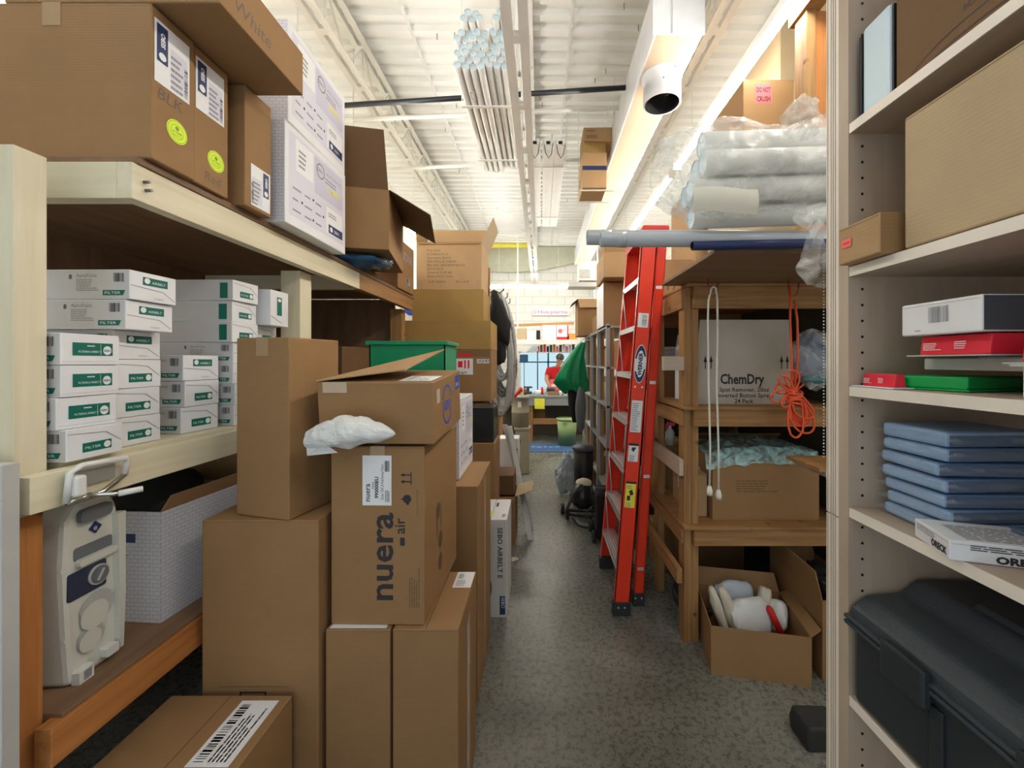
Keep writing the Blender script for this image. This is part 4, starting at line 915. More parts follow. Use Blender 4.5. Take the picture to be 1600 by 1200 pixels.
carton(1.235, 1.545, 2.42, 2.85, 2.862, 3.32, 'brown carton with red do not crush sticker near the ceiling light', mat='card', tape='none', stickers=[('front', crush, 'red do not crush sticker')])
carton(1.64, 2.25, 2.7, 3.2, 2.037, 3.3, 'very tall pale carton behind the pine frame', mat='card_pale', tape='none')
carton(1.66, 2.3, 2.75, 3.2, 3.302, 4.1, 'pale carton nearly touching the ceiling behind the bright light', mat='card_pale', tape='x')
carton(1.15, 1.6, 2.95, 3.5, 2.037, 2.95, 'large shaded carton behind the number-marked one', mat='card_light', tape='none')

# ---- pipes and plastic wrapped bundle
def long_pipe(y, z, px0, r, label, mat='pvc_grey', x1=1.62, dz=0):
    def fn(mb): mb.pipe((X(px0, y), 0, 0), (x1, 0, dz), r, mat, 20, .003, inner='pvc_blue'); mb.pipe((X(px0, y)+.06, 0, 0), (X(px0, y)+.10, 0, 0), r+.002, mat, 20, .002)
    return single('vacuum_pipe', (0, y, z), label, 'pipe', fn, 'long grey pipes over the rack')
long_pipe(1.66, TP+.032+.03, 917, .031, 'long pale grey pipe whose end reaches farthest left over the aisle', dz=.0)
long_pipe(1.585, TP+.03, 938, .029, 'long darker grey pipe just in front, a little shorter', dz=-.0)
single('vacuum_pipe', (0, 1.62+.0, TP-.04), 'short black pipe tucked beneath the long grey ones', 'pipe', lambda mb: mb.pipe((X(1086, 1.52), -.07, .035), (1.35, -.07, .05), .018, 'navy', 14, .003, inner='black'))
bx, by, bz = X(1098, 1.5), 1.5, 2.175
offs = [(0, .02, .275), (-.01, -.02, .185), (.0, .085, .20), (-.045, .02, .098), (-.03, .115, .11), (-.02, .07, .015)]
names = ['topmost', 'front upper', 'middle', 'lower front', 'lower rear', 'rear upper']
for (dx, dy, dz), nm in zip(offs, names):
    single('vacuum_pipe', (bx+dx, by+dy, bz+dz-.02), f'thick pale pipe in the clear wrapped bundle, {nm} one', 'pipe', lambda mb: mb.pipe((0, 0, 0), (.62, .0, .02), .044, 'pvc', 24, .003, inner='pvc_blue', plug=.004), 'wrapped pipes')
def wrap(mb):
    def f(u, v):
        th = 2*math.pi*v; x = -.17+u*.86
        rr_ = .170+.05*noise.fractal(Vector((u*3.2, math.cos(th)*1.3, math.sin(th)*1.3)), 1, 2, 4)
        if x < .02: k = (x+.17)/.19; rr_ *= .55+.45*k**.6
        cy = math.cos(th)*rr_*.72; cz = math.sin(th)*rr_*1.05+.08
        cz += .07*max(0, (x-.3)/.4)
        return Vector((x, cy+.03, max(-.13, cz)+.075))
    mb.sheet(f, 70, 60, 'film', smooth=True)
single('plastic_wrap', (bx, by, bz), 'crinkled clear plastic wrapped around the pipe bundle', 'plastic wrap', wrap)
def tagfn(mb):
    mb.sheet(lambda u, v: Vector(((u-.5)*.23, -.01*math.sin(v*3), (v-.5)*.088+.006*math.sin(u*5))), 8, 4, 'slip')
single('packing_slip', (X(1134, 1.40), 1.405, Z(312, 1.40)), 'pale slip of paper on the front of the wrapped pipes', 'paper', tagfn)
def wisp(mb):
    mb.sheet(lambda u, v: Vector(((u-.5)*.10*(1+.4*math.sin(v*9)), .03*math.sin(v*11+u*4), -v*.30)), 6, 24, 'film')
    mb.sheet(lambda u, v: Vector(((u-.4)*.07*(1+.4*math.sin(v*7)), .03*math.cos(v*8+u*5)+.03, -v*.22)), 6, 24, 'film')
single('plastic_film', (X(1268, 1.45), 1.42, 2.17), 'loose tail of clear film dangling beside the bookcase edge', 'plastic film', wisp)
single('plastic_film', (X(1262, 1.3), 1.36, 2.46), 'knotted tuft of clear film at the upper right of the bundle', 'plastic film', lambda mb: mb.blob((.02, 0, -.03), (.06, .05, .07), 'film', 9, .3, 4, 2, smooth=True))
# ---- hooks, cords
def hook(x, y, z, label):
    def fn(mb):
        pts = [(0, 0, .05), (0, 0, .0)]+[(0.0+.03*(1-math.cos(a))*.9, 0, -.03*math.sin(a)*1.3) for a in [k*math.pi/8 for k in range(1, 9)]]+[(.054, 0, .03)]
        mb.tube(pts, .004, 'copper', n=6)
    return single('hook', (x, y, z), label, 'hook', fn, 'cord hooks under the plywood sheet')
hook(X(1106, 2.1), 2.1, 1.985, 'copper coloured hook holding the white cord'); hook(X(1232, 2.1), 2.1, 1.985, 'dark hook holding the orange cord')
wc = empty('extension_cord', (X(1115, 2.1), 2.1, 1.95), 'looped white cord with plugs hanging in front of the spot remover carton', 'cord')
mb = MB(); pts = []
zt = Z(452, 2.1)-1.95
L = [(-.022, -.0, Z(762, 2.1)-1.95), (-.018, 0, Z(700, 2.1)-1.95), (-.026, 0, Z(600, 2.1)-1.95), (-.030, 0, Z(500, 2.1)-1.95), (-.027, 0, Z(470, 2.1)-1.95), (-.012, 0, zt+.005), (.0, 0, zt+.014), (.012, 0, zt+.005), (.02, 0, Z(470, 2.1)-1.95), (.022, 0, Z(520, 2.1)-1.95), (.016, 0, Z(600, 2.1)-1.95), (.026, 0, Z(700, 2.1)-1.95), (.026, 0, Z(768, 2.1)-1.95)]
mb.tube(L, .0052, 'cord_white', n=8); mb.build('cable', wc)
for x, z in ((-.022, Z(768, 2.1)-1.95), (.026, Z(774, 2.1)-1.95)):
    mb = MB(); mb.lathe((x, 0, z), [(0, .03), (.009, .03), (.016, .005), (.015, -.02), (0, -.02)], 'cord_white', 12); mb.build('plug', wc)
oc = empty('extension_cord', (X(1238, 2.08), 2.08, 1.95), 'bundled orange extension cord hanging from a hook by the bookcase', 'cord')
mb = MB(); rnd = random.Random(11)
def zz(py): return Z(py, 2.08)-1.95
mb.tube([(-.01, 0, zz(445)), (-.012, 0, zz(500)), (-.004, 0, zz(560)), (.0, 0, zz(610))], .0058, 'orange_cord', n=8)
mb.tube([(.012, 0, zz(470)), (.026, 0, zz(500)), (.030, 0, zz(560)), (.01, 0, zz(610))], .0058, 'orange_cord', n=8)
for k in range(9):        # lower loops
    cx_ = rnd.uniform(-.01, .07); wd = rnd.uniform(.035, .085); top = zz(610)+rnd.uniform(-.02, .02); bot = zz(650+rnd.uniform(0, 34)); pts = []
    for i in range(25):
        t = 2*math.pi*i/24; q = (1-math.cos(t))/2; pts.append((.01+cx_*q+wd*math.sin(t)*q**.5, rnd.uniform(-.004, .004)+.012*math.sin(k), top+(bot-top)*q))
    mb.tube(pts, .0055, 'orange_cord', n=6)
for k in range(6):        # upper loops
    a = R(60+k*35); wd = rnd.uniform(.03, .05); ln = rnd.uniform(.09, .14); pts = []
    for i in range(19):
        t = 2*math.pi*i/18; q = (1-math.cos(t))/2; u = q*ln; v = wd*math.sin(t)*q**.5
        pts.append((.005+u*math.cos(a)-v*math.sin(a), .01*math.cos(k*2), zz(612)+u*math.sin(a)*.9+v*math.cos(a)))
    mb.tube(pts, .0055, 'orange_cord', n=6)
for k in range(5): mb.tube([(.01+.038*math.cos(t), .03*math.sin(t), zz(612+k*5)+.012*math.sin(t+k)) for t in [2*math.pi*i/14 for i in range(14)]], .0055, 'orange_cord', n=6, closed=True)
mb.build('cable', oc)
def chain(mb):
    for i in range(62): mb.blob((0, 0, -i*.0135), (.0035, .0035, .0035), 'alu', 0, 0, 1)
single('ball_chain', (X(1287, 1.62), 1.62, 2.035), 'fine metal ball chain hanging against the bookcase edge', 'chain', chain)
single('plastic_bag', (X(1276, 2.05), 2.08, Z(560, 2.05)), 'dark blue bag in clear film behind the orange cord', 'bag', lambda mb: (mb.blob((.02, .03, 0), (.085, .07, .14), 'blue_bag_dark', 4, .25, 3, 2), mb.blob((.02, 0.02, 0.0), (.10, .09, .16), 'film', 6, .35, 3, 3, smooth=False), mb.blob((.0, .0, -.11), (.06, .05, .03), 'teal', 2, .2, 3)))
single('wood_offcut', (X(1280, 1.9), 1.9, Z(733, 1.9)), 'yellow raw wood board end poking out beside the bookcase', 'board', lambda mb: (mb.box(-.035, .2, -.05, .2, 0, .018, 'pine_x'), mb.box(.01, .2, -.03, .2, -.03, -.004, 'ply_x')))
# ---- floor level, right
gb = carton(.905, 1.37, 1.985, 2.38, 0, .245, 'open brown carton full of white packets on the floor by the rack', mat='card', tape=None, rz=-11, flaps=[('back', 20, .1, 'card'), ('right', 60, .06, 'card')])
rnd = random.Random(5)
for i, (x, y, z, sx, sz, rz, mt, nm) in enumerate([(1.16, 2.18, .20, .14, .11, 10, 'bag_white', 'large plain white packet in the middle of the open carton'), (.99, 2.21, .22, .035, .15, 70, 'cream_fabric', 'upright cream packet at the left end of the open carton'), (1.04, 2.19, .23, .03, .15, 75, 'cream_fabric', 'second cream packet from the left end of the open carton'), (1.12, 2.30, .25, .12, .09, 0, 'bag_grey', 'greyish crinkled packet at the back of the open carton'), (1.25, 2.24, .22, .04, .12, -60, 'cream_fabric', 'slim cream packet right of the plain white one'), (1.31, 2.19, .20, .05, .09, -40, 'bag_white', 'white packet at the right end of the open carton')]):
    single('packet', (x, y, z), nm, 'packet', lambda mb, sx=sx, sz=sz, mt=mt, i=i: mb.blob((0, 0, 0), (sx, .03, sz), mt, i+3, .25, 3, 2, fn=lambda p: Vector((max(-sx*.9, min(sx*.9, p.x)), p.y, max(-sz*.85, min(sz*.85, p.z))))), 'packets in the open carton', rz=rz, rx=-18)
tb_ = single('red_tube', (1.27, 2.16, .20), 'dark red glossy tube among the packets of the open carton', 'tube', lambda mb: mb.tube([(0, 0, -.07), (0, 0, .05), (0, 0, .065)], [.018, .018, .008], 'red_fib_dark', n=12), rx=-20, ry=-20)
carton(1.43, 1.70, 1.98, 2.5, 0, .40, 'larger open brown carton at right partly hidden by the bookcase', mat='card', tape=None, rz=-4, flaps=[('left', 10, .14, 'card'), ('back', 10, .1, 'card')], stickers=[('front', sticker(.03, .2, .10, .29, seed=8), 'white label')])
single('plastic_bag', (1.56, 2.2, .38), 'black crumpled bag in the larger open carton', 'bag', lambda mb: mb.blob((0, 0, 0), (.10, .18, .07), 'black_gloss', 4, .35, 3, 3, smooth=False))
def coil(cx_, cy_, cz_, r0, n, rt, mat, seed, flat=1.0, tilt=0, ribs=.12):
    rnd = random.Random(seed)
    def fn(mb):
        pts = []; N = n*44
        for i in range(N):
            t = 2*math.pi*i/44; k = i/44
            r = r0*(1+.10*math.sin(k*2.3+seed)); pts.append((r*math.cos(t), r*math.sin(t)*flat, rt+(k % n)*rt*1.3+.01*math.sin(t*2+seed)))
        mb.tube(pts, rt, mat, n=8, ribs=ribs)
    return fn
single('vacuum_hose', (1.02, 2.56, .0), 'coil of black ribbed hose on the floor under the rack', 'hose', coil(0, 0, 0, .135, 4, .022, 'hose_black', 3))
carton(1.0, 1.4, 2.73, 3.0, 0, .33, 'dim brown carton beneath the dark hose coil under the rack', tape='none', mat='card_dark')
single('vacuum_hose', (1.18, 2.87, .331), 'dark ribbed hose coil under the lower rack shelf', 'hose', coil(0, 0, 0, .15, 3, .02, 'hose_dark', 5))
single('floor_tool', (X(1285, 1.62), 1.62, 0), 'black rubbery object on the floor at the foot of the bookcase', 'floor tool', lambda mb: mb.prism([(-.06, 0, 0), (.10, 0, 0), (.10, 0, .095), (-.05, 0, .10), (-.065, 0, .06)], (0, .12, 0), 'rubber', bev=.01))

# ================================================================ PLYWOOD BOOKCASE (near right)
bk = empty('plywood_bookcase', (.62, .8, 0), 'pale plywood bookcase with adjustable shelves at the right edge', 'bookcase')
y0, y1 = .80, .862; x0 = .62
mb = MB(bk); mb.box(x0, 1.02, y0, y0+.026, 0, 2.6, 'ply_z'); 
for i in range(80):
    z = .05+i*.032
    if z < 2.58: mb.cyl((x0+.028, y0+.0002, z), .0028, .004, 'black', axis='y', n=8); mb.cyl((x0+.028, y0-.0006, z), .0028, .001, 'black', axis='y', n=8)
o = mb.build('side_panel', bk)
mb = MB(bk); zj = Z(806, .84)
for a, c_ in ((zj+.003, 2.6), (0, zj)):
    mb.box(x0, .70, y0+.026, y0+.062, a, c_, 'ply_edge', bev=.001)
    for q in (.034, .040, .046, .056): mb.box(x0-.0008, x0, y0+q, y0+q+.0016, a, c_, 'ply_line')
mb.build('edge_strip', bk)
for i, (zt, nm) in enumerate(((2.078, 1), (1.790, 1), (1.550, 1), (1.306, 1), (.928, 1))):
    mb = MB(bk); mb.box(x0+.003, 1.02, -.30, y0, zt-.019, zt, 'ply_y'); mb.box(x0+.001, x0+.003, -.30, y0-.001, zt-.019, zt, 'ply_edge'); mb.build('shelf', bk)
P(bk, 'back_panel', (1.02, 1.03, -.35, .862, 0, 2.6, 'ply_z')); P(bk, 'side_panel', (.62, 1.02, -.35, -.30, 0, 2.6, 'ply_z'))
# top compartment: big speaker style carton and silver sheet
def arc(mb, u, v, a, b, t=.0022):
    pts = [(u+a*math.cos(R(k*9)), v+b*math.sin(R(k*9))) for k in range(21)]
    for p, q in zip(pts, pts[1:]): mb.quad([p, (p[0], p[1]+t), (q[0], q[1]+t), q], 'ink')
def cubebox(mb, W, H):
    [arc(mb, .135, .001, rx_, rz_) for rx_, rz_ in ((.11, .036), (.09, .018))], mb.text('ICUBE', .115, .052, .012, 'ink', bold=.03, width=.05)
carton(.64, .97, .30, .716, 2.079, 2.50, 'dark brown printed carton filling the top bay of the bookcase', mat='card_dark', tape='none', prints=[('left', cubebox)])
single('foil_sheet', (.635, .722, 2.079), 'silvery foil covered panel standing beside the dark carton', 'panel', lambda mb: (mb.box(0, .25, .0, .062, 0, .175, 'pvc_blue', bev=.006), mb.box(-.001, .25, .062, .068, 0, .165, 'black'), mb.box(.004, .25, -.004, .0, 0, .17, 'black')))
carton(.628, .98, .22, .686, 1.794, 2.02, 'large pale carton on the second bay of the bookcase', mat='card_pale', tape='none')
def small(mb, W, H): mb.rect(W*.55, H*.45, W*.80, H*.62, 'pink_sticker')
carton(.598, .85, .700, .798, 1.792, 1.865, 'small brown carton with a tiny red sticker, jutting from the bookcase', mat='card_light', tape='none', stickers=[('left', lambda mb, W, H: (mb.rect(W*.12, H*.42, W*.36, H*.64, 'pink_sticker'), mb.rect(W*.16, H*.5, W*.32, H*.56, 'red_print', .002)), 'small red sticker')], sidemat={'front': 'card'})  # darker board colour on the front stands for that side's shade
# third bay: boxes of packaged parts
def yz(px, py, xc): d = xc*F/(px-CX); return d, Z(py, d)
def clam(x0, x1, y0, y1, z0, h, card, label, mat='red_plastic'):
    t = empty('blister_pack', ((x0+x1)/2, (y0+y1)/2, z0), label, 'blister pack', 'packaged parts on the bookcase')
    w, d = x1-x0, y1-y0
    mb = MB(); mb.box(-w/2-.012, w/2+.012, -d/2-.012, d/2+.012, 0, .002, card); mb.build('backing_card', t)
    mb = MB(); mb.prism([(-w/2, -d/2, .002), (w/2, -d/2, .002), (w/2-.004, -d/2, h), (-w/2+.004, -d/2, h)], (0, d, 0), mat, bev=.002)
    W, Hh = mb.face('left', w, d, h); mb.lines(W*.08, Hh*.3, W*.32, Hh*.4, 5, 'paper', .002); mb.lines(W*.55, Hh*.35, W*.25, Hh*.4, 4, 'paper', .002); mb.M = Matrix()
    mb.build('box', t)
T3 = 1.551
clam(.636, .66, .715, .785, T3, .026, 'paper', 'red pack lying farthest in on the middle bay of the bookcase')
# green flat tray
gt = empty('plastic_tray', (.74, .715, T3), 'bright green plastic lid lying at the front of the middle bay', 'plastic lid', rz=15)
mb = MB(); a, c_ = .075, .062; mb.prism([(-a, -c_, .003), (a, -c_, .003), (a-.003, -c_+.0, .024), (-a+.003, -c_, .024)], (0, 2*c_, 0), 'green_plastic', bev=.003); mb.build('body', gt)
mb = MB(); mb.box(-a-.004, a+.004, -c_-.004, c_+.004, 0, .003, 'green_plastic', bev=.001); mb.build('flange', gt)
single('leaflet', (.80, .645, T3+.0345), 'grey and white leaflet card lying behind the green lid', 'card', lambda mb: (mb.box(-.1, .1, -.11, .08, 0, .02, 'light_grey', bev=.002), mb.box(-.09, .1, -.10, .0, .02, .022, 'paper')))
clam(.668, .86, .590, .70, T3+.058, .034, 'light_grey', 'red pack under the white barcode box')
wb = carton(.650, .90, .584, .715, T3+.094, T3+.149, 'white box with barcode and dark front face in the middle bay', mat='white_box', tape='none', sidemat={'front': 'charcoal'},
       prints=[('left', lambda mb, W, H: (mb.bars(W*.38, H*.35, W*.26, H*.48, 'ink_grey'), mb.lines(W*.2, H*.12, W*.12, H*.08, 1)))], name='carton_box', cat='box')
clam(.66, .80, .43, .545, T3+.046, .038, 'light_grey', 'red pack at the front right of the middle bay')
single('part_carton', (.70, .47, T3), 'white and red part box near the right edge of the middle bay', 'box', lambda mb: (mb.box(-.05, .1, -.06, .065, 0, .042, 'white_box', bev=.001), mb.box(-.0512, -.05, -.06, .05, .004, .012, 'red_print'), mb.box(-.06, .1, -.07, .072, .0425, .0455, 'light_grey')))
# fourth bay: seven blue packs
T4 = 1.307
hts = [0, .024, .048, .074, .100, .126, .149]
for i, z in enumerate(hts):
    bp_ = empty('filter_bag_pack', (.755+random.uniform(-.006, .006), .716+random.uniform(-.004, .004), T4+z+.001), f'flat blue pack in clear film, {["bottom", "second", "third", "fourth", "fifth", "sixth", "top"][i]} of seven in the pile', 'bag pack', 'blue film wrapped packs', rz=[-3, 1, -2, 2, -4, 1, 2][i])
    mb = MB(); mb.box(-.085, .085, -.060, .060, 0, .021 if i < 6 else .026, 'blue_bag', bev=.006); W, Hh = mb.face('front', .17, .120, .02); mb.rect(0.004, .002, W-.004, Hh, 'blue_bag_dark'); mb.M = Matrix(); mb.build('pack', bp_)  # shade of the front face painted in with the darker blue
    mb = MB()
    def f(u, v, i=i):
        th = 2*math.pi*v; x = (u-.5)*.205; e = min(1, (.5-abs(u-.5))*7); n_ = noise.noise(Vector((u*6, v*9, i*3)))
        return Vector((x, math.cos(th)*(.066+.008*n_), .011+math.sin(th)*(.0125*e+.001)+.004*n_*(1-e)))
    mb.sheet(f, 26, 18, 'film_soft', smooth=False); mb.build('film', bp_)
ob = carton(.611, .851, .548, .634, T4, T4+.030, 'white flat box with black lettering at the front of the fourth bay', mat='white_box', tape='none', name='carton_box', cat='box', rz=-17.6,
       prints=[('left', lambda mb, W, H: (mb.text('ORECK', W*.52, H*.18, .014, 'ink', bold=.05, width=W*.42), mb.lines(W*.1, H*.55, W*.8, H*.35, 3, 'ink_grey'))), ('front', lambda mb, W, H: (mb.text('ORECK', W*.22, H*.10, .014, 'ink', bold=.05, width=W*.26), mb.lines(W*.1, H*.6, W*.8, H*.3, 3, 'ink'))), ('top', lambda mb, W, H: mb.lines(W*.1, H*.1, W*.7, H*.7, 9, 'ink_grey'))])
def pleat(mb):
    n = 88; vs = []
    for z, k in ((.0, 1), (.055, .94)):
        for i in range(n): a = 2*math.pi*i/n; r = .062*k*(1.03 if i % 2 else .97); vs.append((r*math.cos(a), r*math.sin(a), z))
    mb.quads(vs, [(i, (i+1) % n, n+(i+1) % n, n+i) for i in range(n)], 'filter_paper'); mb.lathe((0, 0, .055), [(.062, 0), (.062, .006), (.03, .006), (.03, 0)], 'light_grey', 40)
single('pleated_filter', (.915, .68, T4), 'round pleated paper filter at the back of the fourth bay', 'filter', pleat)
single('packet', (.77, .575, T4+.0305), 'thin dark film packet lying on the lettered box', 'packet', lambda mb: mb.box(-.05, .07, -.03, .03, 0, .006, 'blue_bag_dark', bev=.002), rz=-15)
# fifth bay: dark tool case
tc_ = empty('tool_case', (.80, .46, .929), 'dark grey moulded plastic case with latches on the lowest visible bay', 'tool case')
w_, L_ = .36, .66
mb = MB(); prof = [(-w_/2, 0), (w_/2, 0), (w_/2, .155), (-w_/2, .155)]
mb.prism([(x, -L_/2, z) for x, z in prof], (0, L_, 0), 'case_dark', bev=.012)
for y in (-.12, .02, .16): mb.box(-w_/2-.004, -w_/2, y-.012, y+.012, .01, .13, 'case_dark', bev=.003)
mb.build('base', tc_)
mb = MB(); prof = [(-w_/2-.006, .16), (w_/2, .16), (w_/2, .235), (-.05, .238), (-.085, .212), (-w_/2+.03, .207), (-w_/2-.002, .185)]
mb.prism([(x, -L_/2-.004, z) for x, z in prof], (0, L_+.008, 0), 'case_mid', bev=.008)
mb.prism([(x, -L_/2+.05, z) for x, z in [(-.04, .236), (.13, .236), (.12, .246), (-.03, .246)]], (0, L_-.14, 0), 'case_mid', bev=.003); mb.build('lid', tc_)
mb = MB(); mb.box(-w_/2-.014, -w_/2+.01, -L_/2-.006, L_/2+.006, .150, .158, 'case_mid', bev=.003); mb.box(-w_/2-.014, -w_/2+.01, -L_/2-.006, L_/2+.006, .161, .169, 'case_mid', bev=.003); mb.build('rim', tc_)
for y in (.20, .0, -.2): 
    mb = MB(); mb.box(-w_/2-.024, -w_/2-.008, y-.04, y+.04, .125, .185, 'case_dark', bev=.004); mb.build('latch', tc_)
# ================================================================ OVERHEAD BUNDLES
def pipes_overhead(x0, z0, y0, y1, cols, rows, label, pat, skew=0):
    r = .0255
    i = 0
    for j in range(rows):
        for k in range(cols):
            if (j, k) in pat: continue
            x = x0+k*r*2.02+(r if j % 2 else 0); z = z0+j*r*1.76; i += 1
            yy = y0+((j*37+k*17) % 7)*.004-.05*(j > 5)
            o = single('plastic_pipe', (x, yy, z), label, 'pipe', lambda mb: mb.pipe((0, 0, 0), (0, y1-y0, 0), r, 'pvc_wrap', 12, .0045, inner='pvc_blue', plug=.006), 'pipes stored under the ceiling')
pipes_overhead(X(714, 2.62), Z(101, 2.62), 2.62, 4.05, 4, 8, 'white plastic pipe in the left bundle slung under the ceiling', {(7, 0), (6, 0), (7, 3)})
pipes_overhead(X(714, 2.62)+.207, Z(96, 2.62), 2.64, 4.0, 3, 8, 'white plastic pipe in the right bundle slung under the ceiling', {(6, 0), (7, 0), (7, 2), (4, 0)})
xs = X(716, 2.62)
for x, lab in ((xs+.05, 'printed tag and clear band on the left pipe bundle'),):
    single('pipe_tag', (x, 2.84, Z(101, 2.62)-.0275), lab, 'tag', lambda mb: (mb.box(-.018, .018, 0, .09, -.001, 0, 'paper'), mb.box(-.012, .012, .01, .08, -.0016, -.001, 'ink_grey'), mb.box(-.009, .009, .015, .075, -.002, -.0016, 'paper')))
for y, lab in ((3.0, 'near sling bar carrying the white pipes'), (3.8, 'far sling bar carrying the white pipes')):
    o = single('sling', (xs+.15, y, Z(101, 2.62)-.035), lab, 'sling', lambda mb: (mb.box(-.20, .22, -.012, .012, -.004, .004, 'steel_white'), mb.box(-.204, -.198, -.005, .005, 0, 4.4-Z(101, 2.62)+.03, 'steel_white'), mb.box(.214, .22, -.005, .005, 0, 4.4-Z(101, 2.62)+.03, 'steel_white')), 'sling bars for the pipes')
# three old strip-light bodies stored on the bracing
d0, d1 = 4.0, 6.4; z0 = Z(224, d0)-.02
for i, (px, lab) in enumerate(((836, 'left'), (857, 'middle'), (876, 'right'))):
    t = empty('light_fitting', (X(px, d0), d0, z0), f'unlit strip-light body with dangling wire, {lab} of three laid on the bracing', 'light fitting', 'stored strip-light bodies')
    mb = MB(); mb.box(-.058, .058, 0, d1-d0, 0, .05, 'steel_white', bev=.004); mb.box(-.004, .004, .1, d1-d0, -.002, 0, 'steel_side'); mb.build('body', t)
    for sx in (-.035, .03):
        mb = MB(); mb.box(sx-.012, sx+.012, -.02, .0, .0, .06, 'white_plastic', bev=.003); mb.build('lamp_holder', t)
    mb = MB(); mb.box(-.03, .03, -.006, .03, .012, .04, 'black'); mb.build('ballast', t)
    mb = MB(); mb.tube([(-.04, -.01, .0), (-.03, -.03, -.09), (0, -.04, -.15), (.03, -.03, -.10), (.045, -.01, .02)], .0045, 'charcoal', n=6); mb.build('wire', t)
for y, lab in ((4.45, 'near'), (6.0, 'far')):
    single('sling', (X(857, 4.0), y, z0-.005), f'{lab} hanging strap under the stored strip-light bodies', 'sling', lambda mb: (mb.box(-.21, .21, -.012, .012, -.008, 0, 'steel_white'), mb.box(-.214, -.208, -.005, .005, -.008, 4.4-z0, 'steel_white'), mb.box(.208, .214, -.005, .005, -.008, 4.4-z0, 'steel_white')))
# carton shelf near the duct
hx0, hx1, hy = X(908, 4.05), X(962, 4.05), 4.05
hz = Z(292, 4.05)
hs = empty('hanging_shelf', ((hx0+hx1)/2, hy+.2, hz-.02), 'thin white hanger bars left of the duct carrying three cartons', 'shelf')
wpart(hs, 'crossbar', [(hx0-.01, hx1, hy+.06, hy+.08, hz-.012, hz-.001, 'steel_white')]); wpart(hs, 'crossbar', [(hx0-.01, hx1, hy+.36, hy+.38, hz-.012, hz-.001, 'steel_white')])
for x in (hx0, hx1-.02): wpart(hs, 'hanger', [(x, x+.006, hy+.367, hy+.373, hz-.012, 4.4, 'steel_side')], 0)
carton(X(910, 4.07), X(948, 4.07), 4.07, 4.45, hz, Z(238, 4.07), 'tan carton with blue tape band on the hanger bars', tape='none', prints=[('front', lambda mb, W, H: mb.rect(0, H*.5, W, H*.62, 'navy'))], mat='card_light')
carton(X(912, 4.07), X(947, 4.07), 4.08, 4.45, Z(238, 4.07)+.001, Z(221, 4.07), 'yellowish carton in the middle of the small hanging stack', tape='none', mat='card_yellow')
carton(X(912, 4.07), X(956, 4.07), 4.07, 4.45, Z(221, 4.07)+.001, Z(199, 4.07), 'printed brown carton topping the small hanging stack', tape='none', mat='card_light', prints=[('front', lambda mb, W, H: (mb.text('brother', W*.1, H*.72, .03, 'ink_brown', bold=.02), mb.lines(W*.1, H*.25, W*.6, H*.25, 2, 'ink_brown')))])

# ================================================================ FAR END
wbn = empty('workbench', (.1, 8.2, 0), 'long grey topped workbench across the far end', 'workbench')
bz = Z(618, 7.9)
P(wbn, 'worktop', (-.9, 1.6, 7.88, 8.75, bz-.04, bz, 'bench_grey')); P(wbn, 'apron', (-.9, 1.6, 7.9, 7.94, bz-.20, bz-.042, 'bench_grey'))
for x in (X(829, 7.95), 1.3, -.8): P(wbn, 'leg', (x-.045, x+.045, 7.95, 8.04, 0, bz-.042, 'pine_z'))
P(wbn, 'stretcher', (X(833, 7.95), X(871, 7.95), 7.96, 8.0, Z(663, 7.95), Z(654, 7.95), 'pine_x')); P(wbn, 'back_panel', (-.9, 1.6, 8.7, 8.74, 0, bz-.04, 'dark_panel'))
single('yellow_paper', (X(843, 7.87), 7.87, Z(639, 7.87)), 'bright yellow sheet hanging from the workbench edge', 'paper', lambda mb: mb.box(-.10, .10, -.002, .0, 0, .21, 'yellow_print'))
carton(X(833, 8.2), X(852, 8.2), 8.1, 8.4, Z(654, 8.0)+.0, Z(638, 8.2), 'small dim carton under the workbench resting on its stretcher', mat='card_dark', tape='none')
single('floor_mat', (.25, 7.35, 0), 'blue mat with white writing on the floor before the workbench', 'mat', lambda mb: (mb.box(-.7, .7, -.35, .38, 0, .012, 'mat_blue', bev=.003), [mb.disc(-.5+.11*i, .02+.02*(i % 2), .035+.01*(i % 3), 'bag_grey', .0135, r2=.03) for i in range(6)]))
tc2 = empty('trash_can', (X(886, 7.6), 7.6, 0), 'green plastic trash can under the right end of the workbench', 'trash can')
mb = MB(); mb.lathe((0, 0, 0), [(0, .01), (.155, .01), (.16, 0), (.19, .50), (.175, .50), (.145, .03)], 'bin_green', 32); mb.build('bucket', tc2)
mb = MB(); mb.lathe((0, 0, .5), [(.187, -.01), (.207, -.008), (.207, .018), (.18, .018)], 'bin_green', 32); rim_ = mb.build('rim', tc2)
mb = MB(); mb.box(-.10, -.02, -.215, -.19, .44, .47, 'bin_green', bev=.005); mb.build('handle', rim_)
